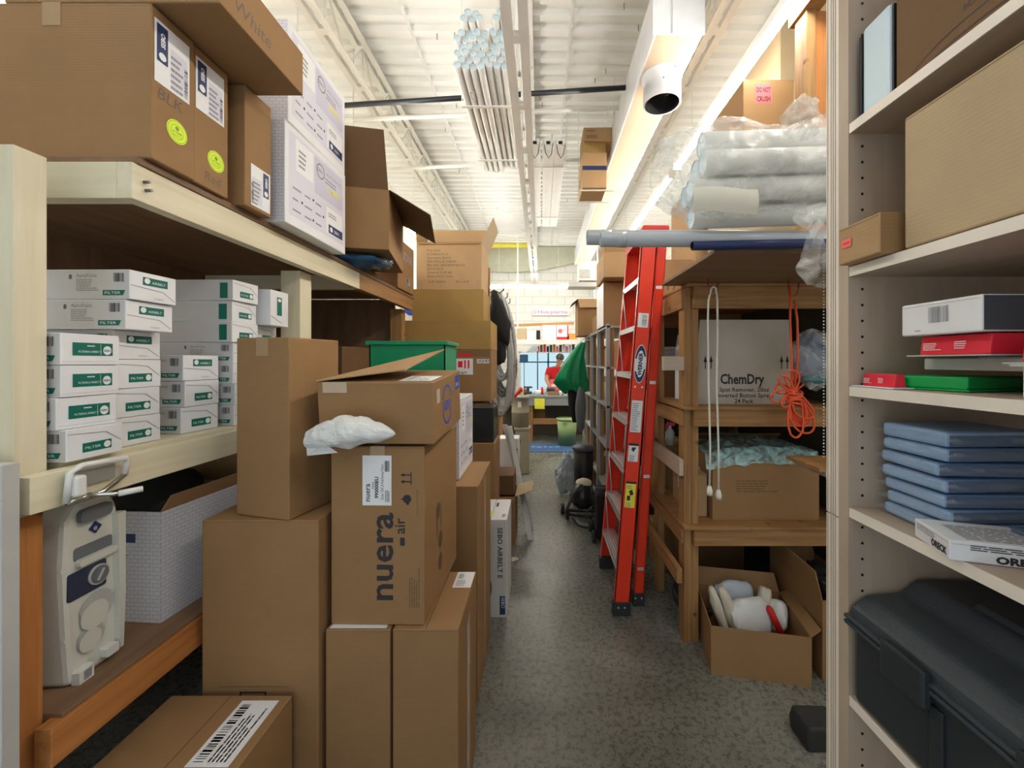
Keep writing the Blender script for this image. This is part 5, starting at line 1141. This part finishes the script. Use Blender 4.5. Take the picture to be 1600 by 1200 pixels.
# clutter on the bench
BT = bz
items = [('paper_roll', 'white paper roll on the bench', (X(836, 8.05), 8.05), lambda mb: mb.cyl((0, -.0, .05), .05, .12, 'paper', axis='x')),
         ('tin_can', 'beige tin at the left end of the bench', (X(815, 8.05), 8.05), lambda mb: mb.cyl((0, 0, 0), .045, .15, 'beige')),
         ('tin_can', 'small brown jar next to the beige tin', (X(820, 8.1), 8.1), lambda mb: mb.cyl((0, 0, 0), .035, .12, 'card_dark')),
         ('parts_tray', 'open wooden tray of tools on the bench', (X(868, 8.1), 8.1), lambda mb: (mb.box(-.16, .16, -.08, .08, 0, .01, 'pine_x'), mb.box(-.16, .16, -.08, -.07, 0, .06, 'pine_x'), mb.box(-.16, .16, .07, .08, 0, .06, 'pine_x'), mb.blob((0, 0, .04), (.13, .05, .035), 'charcoal', 2, .5, 3, 4))),
         ('hand_drill', 'dark hand tool lying on the bench', (X(860, 8.3), 8.3), lambda mb: (mb.cyl((-.08, 0, .1), .035, .17, 'charcoal', axis='x'), mb.box(-.04, .0, -.02, .02, 0, .09, 'charcoal', bev=.01))),
         ('spray_can', 'white spray can on the bench', (X(852, 8.15), 8.15), lambda mb: mb.lathe((0, 0, 0), [(0, 0), (.03, 0), (.03, .15), (.012, .17), (.012, .19), (0, .19)], 'white_plastic')),
         ('red_jar', 'red jar standing on the bench', (X(847, 8.2), 8.2), lambda mb: mb.lathe((0, 0, 0), [(0, 0), (.03, 0), (.03, .11), (.02, .12), (.02, .15), (0, .15)], 'red_plastic')),
         ('vise', 'black bench machine below the blue lamp', (X(825, 8.3), 8.3), lambda mb: (mb.box(-.08, .08, -.08, .08, 0, .05, 'charcoal', bev=.01), mb.box(-.03, .03, -.03, .03, .05, .15, 'charcoal', bev=.01), mb.cyl((-.09, 0, .14), .02, .18, 'charcoal', axis='x'))),
         ('cup', 'white cup at the right end of the bench', (X(876, 8.0), 8.0), lambda mb: mb.lathe((0, 0, 0), [(0, .005), (.025, 0), (.035, .09), (.031, .09), (.02, .01)], 'white_plastic'))]
for nm, lab, (x, y), fn in items: single(nm, (x, y, BT), lab, nm.replace('_', ' '), fn)
single('pink_box', (X(866, 8.35), 8.35, BT), 'pink printed sheet box standing on the bench before the person', 'box', lambda mb: (mb.box(-.09, .09, -.03, .03, 0, .30, 'pink_sticker', bev=.003), mb.lines, mb.box(-.06, .06, -.031, -.03, .15, .2, 'paper')))
lp = empty('desk_lamp', (X(840, 8.25), 8.25, BT), 'tall thin bench lamp with a pale wide shade', 'lamp')
mb = MB(); mb.cyl((0, 0, 0), .07, .015, 'charcoal'); mb.build('base', lp)
mb = MB(); mb.tube([(0, 0, .01), (0, 0, Z(550, 8.25)-BT)], .012, 'dark_blue', n=8); mb.build('pole', lp)
mb = MB(); zt = Z(541, 8.25)-BT; mb.prism([(-.26, -.08, zt-.13), (.02, -.08, zt-.10), (.0, -.08, zt), (-.10, -.08, zt+.01)], (0, .16, 0), 'bag_grey', bev=.01); mb.build('shade', lp)
mt = empty('tool_box', (X(819, 8.2), 8.2, Z(568, 8.2)), 'blue magnifier box on a stalk at the left of the bench', 'magnifier')
mt.location.z = BT
mb = MB(); zt = Z(560, 8.2)-BT; mb.box(-.09, .08, -.05, .05, zt-.08, zt+.08, 'dark_blue', bev=.006); mb.build('head', mt)
mb = MB(); mb.tube([(0, 0, 0), (.0, 0, zt-.08)], .008, 'charcoal', n=6); mb.box(-.06, .06, -.05, .05, 0, .015, 'charcoal'); mb.build('stand', mt)
# shelf above the window, with its boxes
ws = empty('hanging_shelf', (X(860, 8.75), 8.75, Z(534, 8.75)), 'white shelf hung above the far window holding boxes', 'shelf')
sz = Z(531, 8.7)
P(ws, 'board', (X(806, 8.7), X(935, 8.7), 8.68, 9.0, sz-.025, sz, 'white_plastic')); P(ws, 'front_panel', (X(806, 8.7), X(935, 8.7), 8.66, 8.68, sz-.10, sz+.002, 'white_plastic'))
P(ws, 'hanger', (X(807, 8.7), X(807, 8.7)+.03, 8.9, 8.93, sz, 4.38, 'steel_white'), (X(930, 8.7), X(930, 8.7)+.03, 8.9, 8.93, sz, 4.38, 'steel_white'))
for px0, px1, py, mt_, lab in ((808, 822, 513, 'card_pale', 'pale yellow box at the left of the far shelf'), (824, 836, 517, 'white_box', 'small white box second on the far shelf'), (838, 844, 516, 'black', 'dark gadget box beside the white ones on the far shelf'), (848, 869, 508, 'white_box', 'big white box in the middle of the far shelf'), (889, 902, 521, 'orange', 'orange box at the right of the far shelf')):
    carton(X(px0, 8.7), X(px1, 8.7), 8.70, 8.95, sz, Z(py, 8.7), lab, mat=mt_, tape='none', name='storage_box', cat='box')
rb = carton(X(870, 8.7), X(888, 8.7), 8.70, 8.95, sz, Z(508, 8.7), 'white box with red base and pink marks on the far shelf', mat='white_box', tape='none', name='storage_box', cat='box', prints=[('front', lambda mb, W, H: (mb.rect(0, 0, W, H*.2, 'red_print'), mb.rect(W*.9, 0, W, H, 'red_print'), mb.disc(W*.3, H*.6, .05, 'pink_sticker'), mb.disc(W*.65, H*.7, .04, 'lilac')))])
single('curtain_rail', (X(860, 9.0), 8.915, 0), 'wooden rail sagging slightly above the far shelf', 'rail', lambda mb: mb.box(X(806, 9)-X(860, 9), X(902, 9)-X(860, 9), -.012, .012, Z(509, 9.0), Z(505, 9.0), 'pine_x'), ry=-2)
sgn = empty('shop_sign', (X(860, 9.6), 9.74, Z(487, 9.7)), 'white sign with pink lettering on the far wall', 'sign')
mb = MB(); w_ = X(889, 9.7)-X(830, 9.7); mb.box(-w_/2, w_/2, 0, .04, -.09, .09, 'paper', bev=.01); mb.build('board', sgn)
mb = MB(); mb.M = Matrix(((1, 0, 0, 0), (0, 0, -1, -.001), (0, 1, 0, 0), (0, 0, 0, 1)))
mb.disc(-w_*.42, 0, .055, 'sign_pink', inner=.8); mb.text('H', -w_*.42, -.03, .075, 'sign_pink', center=True, bold=.04); mb.text('Husqvarna', -w_*.34, -.04, .12, 'sign_pink', width=w_*.8, bold=.02); mb.M = Matrix(); mb.build('lettering', sgn)
# row of small coloured goods below the shelf
cols = ['red_print', 'card_dark', 'red_plastic', 'navy', 'charcoal', 'orange', 'sign_pink', 'card_dark', 'paper', 'sign_pink', 'lilac', 'charcoal']
goods = ['dark red packet', 'brown packet', 'bright red packet', 'navy packet', 'charcoal packet', 'orange packet', 'pink packet', 'dull brown packet', 'white packet with blue dot', 'rose packet', 'lilac packet', 'black packet']
ps = empty('wire_rack', (X(862, 8.9), 8.95, Z(549, 8.9)), 'narrow rack of small packets above the window', 'rack')
P(ps, 'ledge', (X(838, 8.9), X(905, 8.9), 8.9, 9.0, Z(550, 8.9)-.015, Z(550, 8.9), 'white_plastic')); P(ps, 'hanger', (X(838, 8.9), X(838, 8.9)+.01, 8.985, 8.995, Z(550, 8.9), Z(534, 8.7)-.0, 'white_plastic'), (X(903, 8.9), X(903, 8.9)+.01, 8.985, 8.995, Z(550, 8.9), Z(534, 8.7), 'white_plastic'))
for i, c in enumerate(cols):
    px = 841+i*5; h = .13+.03*((i*7) % 3)
    single('packet', (X(px, 8.9), 8.94, Z(550, 8.9)), f'{goods[i]} on the narrow rack above the window', 'packet', lambda mb, c=c, h=h: mb.box(-.03, .028, -.03, .03, 0, h, c, bev=.002), 'packets on the narrow rack')
# heater box on the right near the far end
uh = empty('heater', (X(918, 7.0), 7.0, Z(440, 7.0)), 'white ceiling heater with grille beside the far end of the duct', 'heater')
P(uh, 'casing', (X(905, 7), X(940, 7), 7.0, 7.4, Z(438, 7), Z(408, 7), 'white_plastic')); P(uh, 'grille', (X(906, 7), X(922, 7), 6.985, 7.0, Z(434, 7), Z(421, 7), 'light_grey')); P(uh, 'louvre', (X(888, 7), X(933, 7), 6.98, 7.3, Z(448, 7), Z(441, 7), 'alu_dull'))
P(uh, 'hanger', (X(910, 7), X(910, 7)+.02, 7.2, 7.22, Z(408, 7), 3.697, 'steel_side'), (X(935, 7), X(935, 7)+.02, 7.2, 7.22, Z(408, 7), 3.697, 'steel_side'))

# ---- left side far: hoses, canisters, planks
def loop(mb, cx_, cy_, zt, zb, wd, r, mat, seed, ribs=.1):
    pts = []; N = 90
    for i in range(N):
        t = 2*math.pi*i/N; q = (1-math.cos(t))/2; pts.append((cx_+wd*math.sin(t)*q**.35, cy_+.03*math.sin(t+seed), zt+(zb-zt)*q))
    mb.tube(pts, r, mat, n=8, closed=True, ribs=ribs)
hr = empty('hose_rack', (-.48, 4.3, 2.3), 'wooden upright with hooks from which the hoses hang', 'hose rack')
P(hr, 'post', (-.56, -.515, 4.0, 4.06, 0, 2.55, 'pine_z')); P(hr, 'arm', (-.56, -.52, 4.0, 5.0, 2.28, 2.32, 'pine_y')); P(hr, 'post', (-.56, -.515, 4.95, 5.0, 0, 2.4, 'pine_z'))
for y in (4.05, 4.5, 4.9):
    mb = MB(hr); mb.tube([(-.52, y, 2.3), (-.48, y, 2.33), (-.42, y, 2.30), (-.38, y, 2.33), (-.38, y, 2.38)], .007, 'black_steel', n=6); mb.build('hook', hr)
tones = ['hose_grey', 'hose_grey', 'hose_dark', 'hose_grey', 'light_grey', 'hose_dark']
labs = ['pale ribbed hose nearest on the hooks', 'wide pale hose behind the nearest one', 'dark hose in the middle of the hanging coils', 'pale hose hanging low over the canisters', 'lightest hose on the aisle side of the coils', 'dark hose farthest along the hooks']
for i in range(6):
    y = 4.1+i*.13
    single('vacuum_hose', (-.42+.0*i, y, 0), labs[i], 'hose', lambda mb, i=i: [loop(mb, .012*k+.0, .03*k, 2.30-.28*(i % 2)-.02*k, 1.05+.18*((i*2) % 3)+.03*k, .11+.016*k, .022, tones[i], i+k) for k in range(2)], 'hoses hanging on the left')
single('black_bag', (X(780, 3.95), 3.93, 0), 'long black cloth bag hanging over the hoses from a hook', 'bag', lambda mb: mb.blob((0, 0, 2.05), (.085, .06, .26), 'black_cloth', 3, .22, 3, 2, fn=lambda p: Vector((p.x*(1-.35*p.z/.26)+.05*(-p.z/.26), p.y, p.z))))
single('black_bag', (X(779, 3.9), 3.98, 0), 'short black bag below the long one', 'bag', lambda mb: mb.blob((0, 0, 1.72), (.07, .06, .16), 'black_cloth', 6, .2, 3, 2))
carton(X(757, 3.05)-.25, X(772, 3.05), 3.03, 3.33, .985, 1.255, 'black case standing between brown cartons at the end of the left stacks', mat='black_gloss', tape='none', name='black_case', cat='case')
carton(X(753, 3.0)-.28, X(773, 3.0), 3.0, 3.34, .01*0, .98, 'tall brown carton under the black case', tape='none')
carton(X(740, 2.75)-.3, X(753, 2.75), 2.45, 2.72, 0, .90, 'brown carton with raised lid behind the tall narrow one', tape='none', mat='card_light')
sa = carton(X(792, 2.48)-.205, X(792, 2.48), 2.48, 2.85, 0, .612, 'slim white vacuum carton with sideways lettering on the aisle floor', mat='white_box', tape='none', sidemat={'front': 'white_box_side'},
    prints=[('front', lambda mb, W, H: (mb.text('SEBO AIRBELT E', W*.72, H*.92, .042, 'ink', rot=-90, bold=.02, width=H*.52), mb.rect(W*.78, H*.03, W*.95, H*.22, 'navy'), mb.text('SEBO', W*.83, H*.21, .03, 'paper', rot=-90, o=.001), mb.disc(W*.3, H*.30, .05, 'charcoal', r2=.09))),
            ('top', lambda mb, W, H: (mb.disc(W*.40, H*.30, .03, 'neon'), mb.rect(W*.55, H*.6, W*.62, H*.8, 'ink'), mb.bars(W*.82, H*.1, W*.12, H*.15)))])
carton(X(775, 3.45), X(805, 3.45)-.0, 3.46, 3.8, 0, .42, 'open brown carton with a pale flap folding into the aisle', tape=None, flaps=[('right', 72, .16, 'card_pale'), ('front', 150, .04, 'card'), ('left', 30, .1, 'card')])
carton(X(775, 3.75)-.1, X(803, 3.5), 3.48, 3.78, .43, .60, 'glossy dark brown carton lying on the open one by the aisle', tape='none', mat='card_dark')
def plank(mb):
    mb.prism([(0, 0, 0), (.05, 0, 0), (.05, .02, 0), (0, .02, 0)], (-.30, .5, .92), 'alu_dull'); mb.prism([(0, -.22, 0), (.05, -.22, 0), (.05, -.20, 0), (0, -.20, 0)], (-.24, .62, .92), 'alu_dull')
single('step_stool', (X(826, 3.75), 3.78, 0), 'folded grey metal step stool leaning by the hanging hoses', 'step stool', plank)
single('canister', (X(813, 5.75), 5.75, .0), 'tall beige vacuum canister standing on the pale base unit', 'canister', lambda mb: (mb.lathe((0, 0, 0), [(0, .66), (.125, .66), (.125, .86), (.13, .865), (.13, .88), (.125, .885), (.125, 1.07), (.135, 1.075), (.135, 1.09), (0, 1.10)], 'tan_bin', 28), mb.box(-.03, .02, -.128, -.11, .95, 1.03, 'steel_side')))
single('base_unit', (X(814, 5.3), 5.75, 0), 'tall greyish beige unit beneath the canister', 'vacuum unit', lambda mb: (mb.box(-.10, .10, -.12, .14, 0, .62, 'tan_bin', bev=.01), mb.box(-.115, .115, -.13, .15, .62, .66, 'tan_bin', bev=.008), mb.box(-.05, -.02, -.126, -.12, .45, .5, 'charcoal')))
carton(X(791, 5.0)-.1, X(810, 5.0), 5.05, 5.3, 0, .62, 'white vacuum carton standing beside the tall beige unit', mat='white_box', tape='none', prints=[('front', lambda mb, W, H: mb.text('SEBO', W*.72, H*.8, .08, 'ink', rot=-90, bold=.02))])
single('red_nozzle', (X(809, 5.7), 5.6, 1.10), 'dark red nozzle on top of the beige canister', 'nozzle', lambda mb: mb.tube([(-.04, 0, .0), (-.01, 0, .04), (.05, 0, .1), (.04, 0, .14)], [.02, .022, .035, .02], 'red_fib_dark', n=10))

# ---- right side far: steel rack with goods
sr = empty('steel_rack', (.62, 3.9, 0), 'grey steel shelving along the right side beyond the ladder', 'shelving rack')
for y in (3.75, 4.35, 4.95, 5.55):
    for x in (.62, 1.15): P(sr, 'upright', (x, x+.035, y, y+.035, 0, 1.96, 'steel_rack'), bev=0)
    P(sr, 'upright', (.66, .695, y+.01, y+.05, 0, 1.96, 'pine_z'), bev=0)
for z in (.35, .78, 1.18, 1.55, 1.94): P(sr, 'shelf', (.625, 1.18, 3.75, 5.58, z-.02, z, 'steel_rack'), bev=0)
rnd = random.Random(21); nmz = {.351: 'lowest', .781: 'second', 1.181: 'third', 1.551: 'upper'}
ynm = ['nearest', 'second', 'third', 'fourth', 'farthest']; kinds = [('card', 'brown'), ('card_light', 'tan'), ('card_dark', 'dark brown'), ('white_box', 'white'), ('card_grey', 'greyish')]
for z, zn in nmz.items():
    y = 3.80
    for i in range(5):
        m_, cn = kinds[rnd.randrange(5)]; L = rnd.uniform(.24, .31); h = rnd.uniform(.16, .30); x0 = .66+rnd.uniform(0.04, .09)
        carton(x0, x0+.36, y, y+L, z, z+h, f'{cn} carton, {ynm[i]} along the {zn} steel rack shelf', mat=m_, tape='none', group='cartons in the steel rack'); y += L+.03
carton(.60, .98, 3.80, 4.25, 1.941, 2.36, 'tall brown carton with white side on top of the steel rack', tape='none', mat='card', sidemat={'left': 'white_box'})
carton(.66, 1.05, 4.7, 5.1, 1.941, 2.15, 'low brown carton on the steel rack behind the taller ones', tape='none')
carton(X(903, 5.2), X(939, 5.2), 5.2, 5.6, 1.941, 2.42, 'open brown carton at the far end of the steel rack top', tape=None, mat='card', flaps=[('front', 165, .12, 'card_light'), ('left', 130, .10, 'card_dark')])
carton(X(947, 3.5)-.0, X(985, 3.5)+.05, 3.62, 4.1, 2.37, 2.60, 'long tan carton with clear tape across the top of the tall brown one', tape='x', mat='card_light', tapemat='tape_clear')
carton(X(946, 3.8), X(969, 3.8)+.1, 3.85, 4.2, 2.602, 2.76, 'brown carton stacked highest above the steel rack', tape='none', mat='card')
carton(.72, 1.0, 3.05, 3.55, 1.68, 2.0, 'tan carton wedged behind the upper ladder rails', tape='x', mat='card_light') if False else None
# ---- things hanging / standing at right far
gj = empty('green_apron', (X(905, 5.2), 5.0, 0), 'glossy green cover hanging from a hook above the upright vacuum', 'green cover')
mb = MB()
zt, zb2 = Z(535, 5.0), Z(612, 5.0)
def gf(u, v):
    th = 2*math.pi*u; w_ = .03+.17*min(1, v*1.25)**.9
    if v > .8: w_ *= 1-(v-.8)*1.6
    x = math.cos(th)*w_*(1+.18*math.sin(5*th+v*3))+.05-w_*.75; x -= .05*math.sin(v*3); y = math.sin(th)*w_*.45*(1+.3*math.sin(6*th+1))
    z = zt+(zb2-zt)*v+.03*math.cos(3*th)*v
    return Vector((x, y, z))
mb.sheet(gf, 30, 20, 'green_tarp'); mb.build('cover', gj)
mb = MB(); mb.tube([(0, 0, zt-.02), (0, 0, zt+.03), (.03, 0, zt+.05), (.05, 0, zt+.02)], .008, 'alu', n=6); mb.tube([(.05, 0, zt+.03), (.12, .0, zt+.03), (.13, .1, zt+.03)], .008, 'alu', n=6); mb.build('hook', gj)
single('black_trousers', (X(893, 4.95), 5.02, 0), 'black tube-like garment hanging below the green cover', 'garment', lambda mb: (mb.tube([(0, 0, Z(606, 5)), (.01, 0, Z(630, 5)), (.05, 0, Z(660, 5))], [.05, .05, .03], 'black_cloth', n=10), mb.tube([(.07, 0, Z(606, 5)), (.08, 0, Z(630, 5)), (.07, 0, Z(655, 5))], [.05, .045, .03], 'black_cloth', n=10)))
uv = empty('upright_vacuum', (X(908, 4.8), 4.85, 0), 'grey cloth-bag upright vacuum beside the steel rack', 'vacuum cleaner')
mb = MB(); mb.blob((0, 0, Z(640, 4.8)), (.065, .05, .27), 'vac_grey', 3, .10, 3, 1.5); mb.build('dust_bag', uv)
mb = MB(); mb.tube([(.06, .03, .12), (.04, .05, .7), (.0, .04, 1.28)], .013, 'alu', n=8); mb.build('handle', uv)
mb = MB(); mb.box(-.13, .13, -.14, .12, .01, .11, 'charcoal', bev=.03); mb.build('base', uv)
single('plastic_bag', (X(886, 4.8), 4.78, .27), 'translucent pale blue bag slumped against the black bin', 'bag', lambda mb: (mb.blob((0, 0, 0), (.14, .10, .24), 'bag_grey', 8, .3, 4, 2.5, fn=lambda p: Vector((p.x*(1-.55*p.z/.24), p.y, p.z)), smooth=False),))
nb = empty('waste_bin', (X(911, 4.55), 4.5, 0), 'round black bin behind the canister vacuum', 'waste bin')
mb = MB(); mb.lathe((0, 0, 0), [(0, 0), (.10, 0), (.115, .62), (.105, .62), (.09, .02)], 'black', 28); mb.build('bucket', nb)
mb = MB(); mb.lathe((0, 0, .62), [(.118, -.02), (.128, -.01), (.125, .02), (0, .03)], 'charcoal', 28); mb.build('lid', nb)
cv = empty('canister_vacuum', (X(907, 4.3), 4.1, 0), 'black canister vacuum with wheels and cream cap on the aisle floor', 'vacuum cleaner')
mb = MB(); mb.blob((0, .05, .20), (.13, .17, .15), 'black_gloss', 2, .08, 3, 1.5); mb.build('body', cv)
mb = MB(); mb.blob((.02, .05, .33), (.085, .08, .05), 'cream_fabric', 2, .05, 3); mb.build('cap', cv)
for x, y in ((-.16, -.06), (.1, -.1), (-.2, .1)):
    mb = MB(); mb.cyl((x-.018, y, .05), .05, .036, 'rubber', axis='x', n=20); mb.cyl((x-.021, y, .05), .02, .042, 'alu_dull', axis='x', n=12); mb.build('wheel', cv)
mb = MB(); mb.tube([(-.18, -.1, .08), (-.1, -.12, .28), (-.02, -.1, .36)], .016, 'charcoal', n=8); mb.tube([(-.16, -.1, .10), (.2, -.16, .12)], .018, 'black_gloss', n=8); mb.tube([(-.16, -.1, .06), (.2, -.18, .05)], .014, 'black_gloss', n=8); mb.build('frame', cv)
mb = MB(); mb.tube([(-.1, -.05, .02), (-.05, -.26, .025), (.1, -.33, .025), (.22, -.28, .025)], .018, 'hose_dark', n=8); mb.build('hose', cv)
bc = empty('vacuum_case', (X(935, 3.95), 3.6, 0), 'black wheeled case standing just left of the ladder foot', 'case')
xb = X(938, 3.6)
bc.location.x = xb
mb = MB(); mb.box(-.055, .12, -.1, .18, .03, .43, 'black_gloss', bev=.02); mb.build('body', bc)
for y in (-.08, .15):
    mb = MB(); mb.cyl((-.085, y, .05), .05, .03, 'rubber', axis='x', n=20); mb.build('wheel', bc)
mb = MB(); mb.tube([(-.05, -.06, .4), (-.05, -.06, .47), (.06, -.06, .47), (.06, -.06, .4)], .012, 'charcoal', n=8); mb.build('handle', bc)
single('floor_debris', (X(801, 3.25), 3.2, 0), 'scrap of torn cardboard on the concrete by the white carton', 'scrap', lambda mb: mb.blob((0, 0, .008), (.05, .03, .008), 'cream_fabric', 3, .7, 3, 4, smooth=False))

# ================================================================ PERSON behind the bench
def skin_mesh(pts, edges, radii, mat, sub=2):
    me = bpy.data.meshes.new('s'); me.from_pydata([Vector(p) for p in pts], edges, []); ob = bpy.data.objects.new('s', me); COL.objects.link(ob)
    md = ob.modifiers.new('sk', 'SKIN'); md.use_smooth_shade = True
    for i, v in enumerate(me.skin_vertices[0].data): v.radius = radii[i] if isinstance(radii[i], tuple) else (radii[i], radii[i]); v.use_root = (i == 0)
    m2 = ob.modifiers.new('ss', 'SUBSURF'); m2.levels = sub; m2.render_levels = sub
    dg = bpy.context.evaluated_depsgraph_get(); ne = bpy.data.meshes.new_from_object(ob.evaluated_get(dg)); bpy.data.objects.remove(ob)
    ne.materials.clear(); ne.materials.append(MAT[mat])
    for p in ne.polygons: p.material_index = 0; p.use_smooth = True
    return ne
pe = empty('person', (X(868, 9.15), 9.15, 0), 'grey haired person in a red shirt leaning over the far workbench', 'person')
# facing left-forward with arms on the bench, bent at the waist
pts = [(0, .08, .98), (0, .03, 1.18), (.03, -.03, 1.38), (.05, -.06, 1.48), (.085, -.10, 1.56), (.10, -.12, 1.66),
       (-.16, -.05, 1.40), (-.22, -.18, 1.20), (-.15, -.40, 1.06), (.23, -.06, 1.40), (.28, -.20, 1.20), (.18, -.42, 1.06),
       (-.10, .08, .92), (-.11, .05, .50), (-.11, .08, .08), (-.11, -.06, .04), (.10, .08, .92), (.11, .05, .50), (.11, .08, .08), (.11, -.06, .04)]
edges = [(0, 1), (1, 2), (2, 3), (3, 4), (4, 5), (2, 6), (6, 7), (7, 8), (2, 9), (9, 10), (10, 11), (0, 12), (12, 13), (13, 14), (14, 15), (0, 16), (16, 17), (17, 18), (18, 19)]
rad = [.14, .13, .14, .06, .06, .095, .06, .045, .032, .06, .045, .032, .09, .06, .045, .035, .09, .06, .045, .035]
for (wi, hp) in ((8, (-.15, -.40, 1.06)), (11, (.18, -.42, 1.06))):
    pi = len(pts); pts.append((hp[0]+.01, hp[1]-.06, hp[2]-.02)); rad.append((.035, .02)); edges.append((wi, pi))
    for k in range(4):
        a = len(pts); fx = hp[0]-.025+k*.018; ln = (.035, .042, .04, .03)[k]
        pts += [(fx, hp[1]-.10, hp[2]-.025), (fx, hp[1]-.10-ln, hp[2]-.045)]; rad += [.009, .008]; edges += [(pi, a), (a, a+1)]
    a = len(pts); sx = .04 if hp[0] < 0 else -.04
    pts += [(hp[0]+sx, hp[1]-.06, hp[2]-.03)]; rad += [.010]; edges += [(pi, a)]
me = skin_mesh(pts, edges, rad, 'skin'); bo = bpy.data.objects.new('body', me); COL.objects.link(bo); bo.parent = pe
mb = MB(); mb.blob((.10, -.085, 1.70), (.095, .105, .085), 'hair', 2, .1, 3); mb.build('hair', pe)
mb = MB(); mb.blob((.075, -.215, 1.655), (.012, .02, .018), 'skin', 1, 0, 2); mb.box(.05, .11, -.208, -.204, 1.615, 1.622, 'red_fib_dark'); mb.build('face', pe)
mb = MB()
for q in (.045, .105): mb.disc(0, 0, .001, 'ink'); mb.blob((q, -.205, 1.675), (.010, .006, .007), 'ink', 1, 0, 2); mb.tube([(q+.017*math.cos(t), -.214, 1.675+.014*math.sin(t)) for t in [2*math.pi*i/12 for i in range(12)]], .002, 'black_steel', n=5, closed=True)
mb.build('eyeglasses', pe)
sp_ = pts[:3]+[pts[3]]+[pts[6], (-.21, -.15, 1.25), pts[9], (.27, -.17, 1.25)]
me = skin_mesh([(0, .08, .93), pts[1], pts[2], (.045, -.055, 1.46), pts[6], (-.20, -.14, 1.26), pts[9], (.265, -.15, 1.26)], [(0, 1), (1, 2), (2, 3), (2, 4), (4, 5), (2, 6), (6, 7)], [.165, .155, .165, .075, .08, .065, .08, .065], 'red_shirt')
so = bpy.data.objects.new('shirt', me); COL.objects.link(so); so.parent = pe
me = skin_mesh([(0, .08, .94), (-.10, .08, .86), (-.11, .05, .50), (-.11, .08, .10), (.10, .08, .86), (.11, .05, .50), (.11, .08, .10)], [(0, 1), (1, 2), (2, 3), (0, 4), (4, 5), (5, 6)], [.155, .11, .08, .065, .11, .08, .065], 'jeans')
so = bpy.data.objects.new('trousers', me); COL.objects.link(so); so.parent = pe
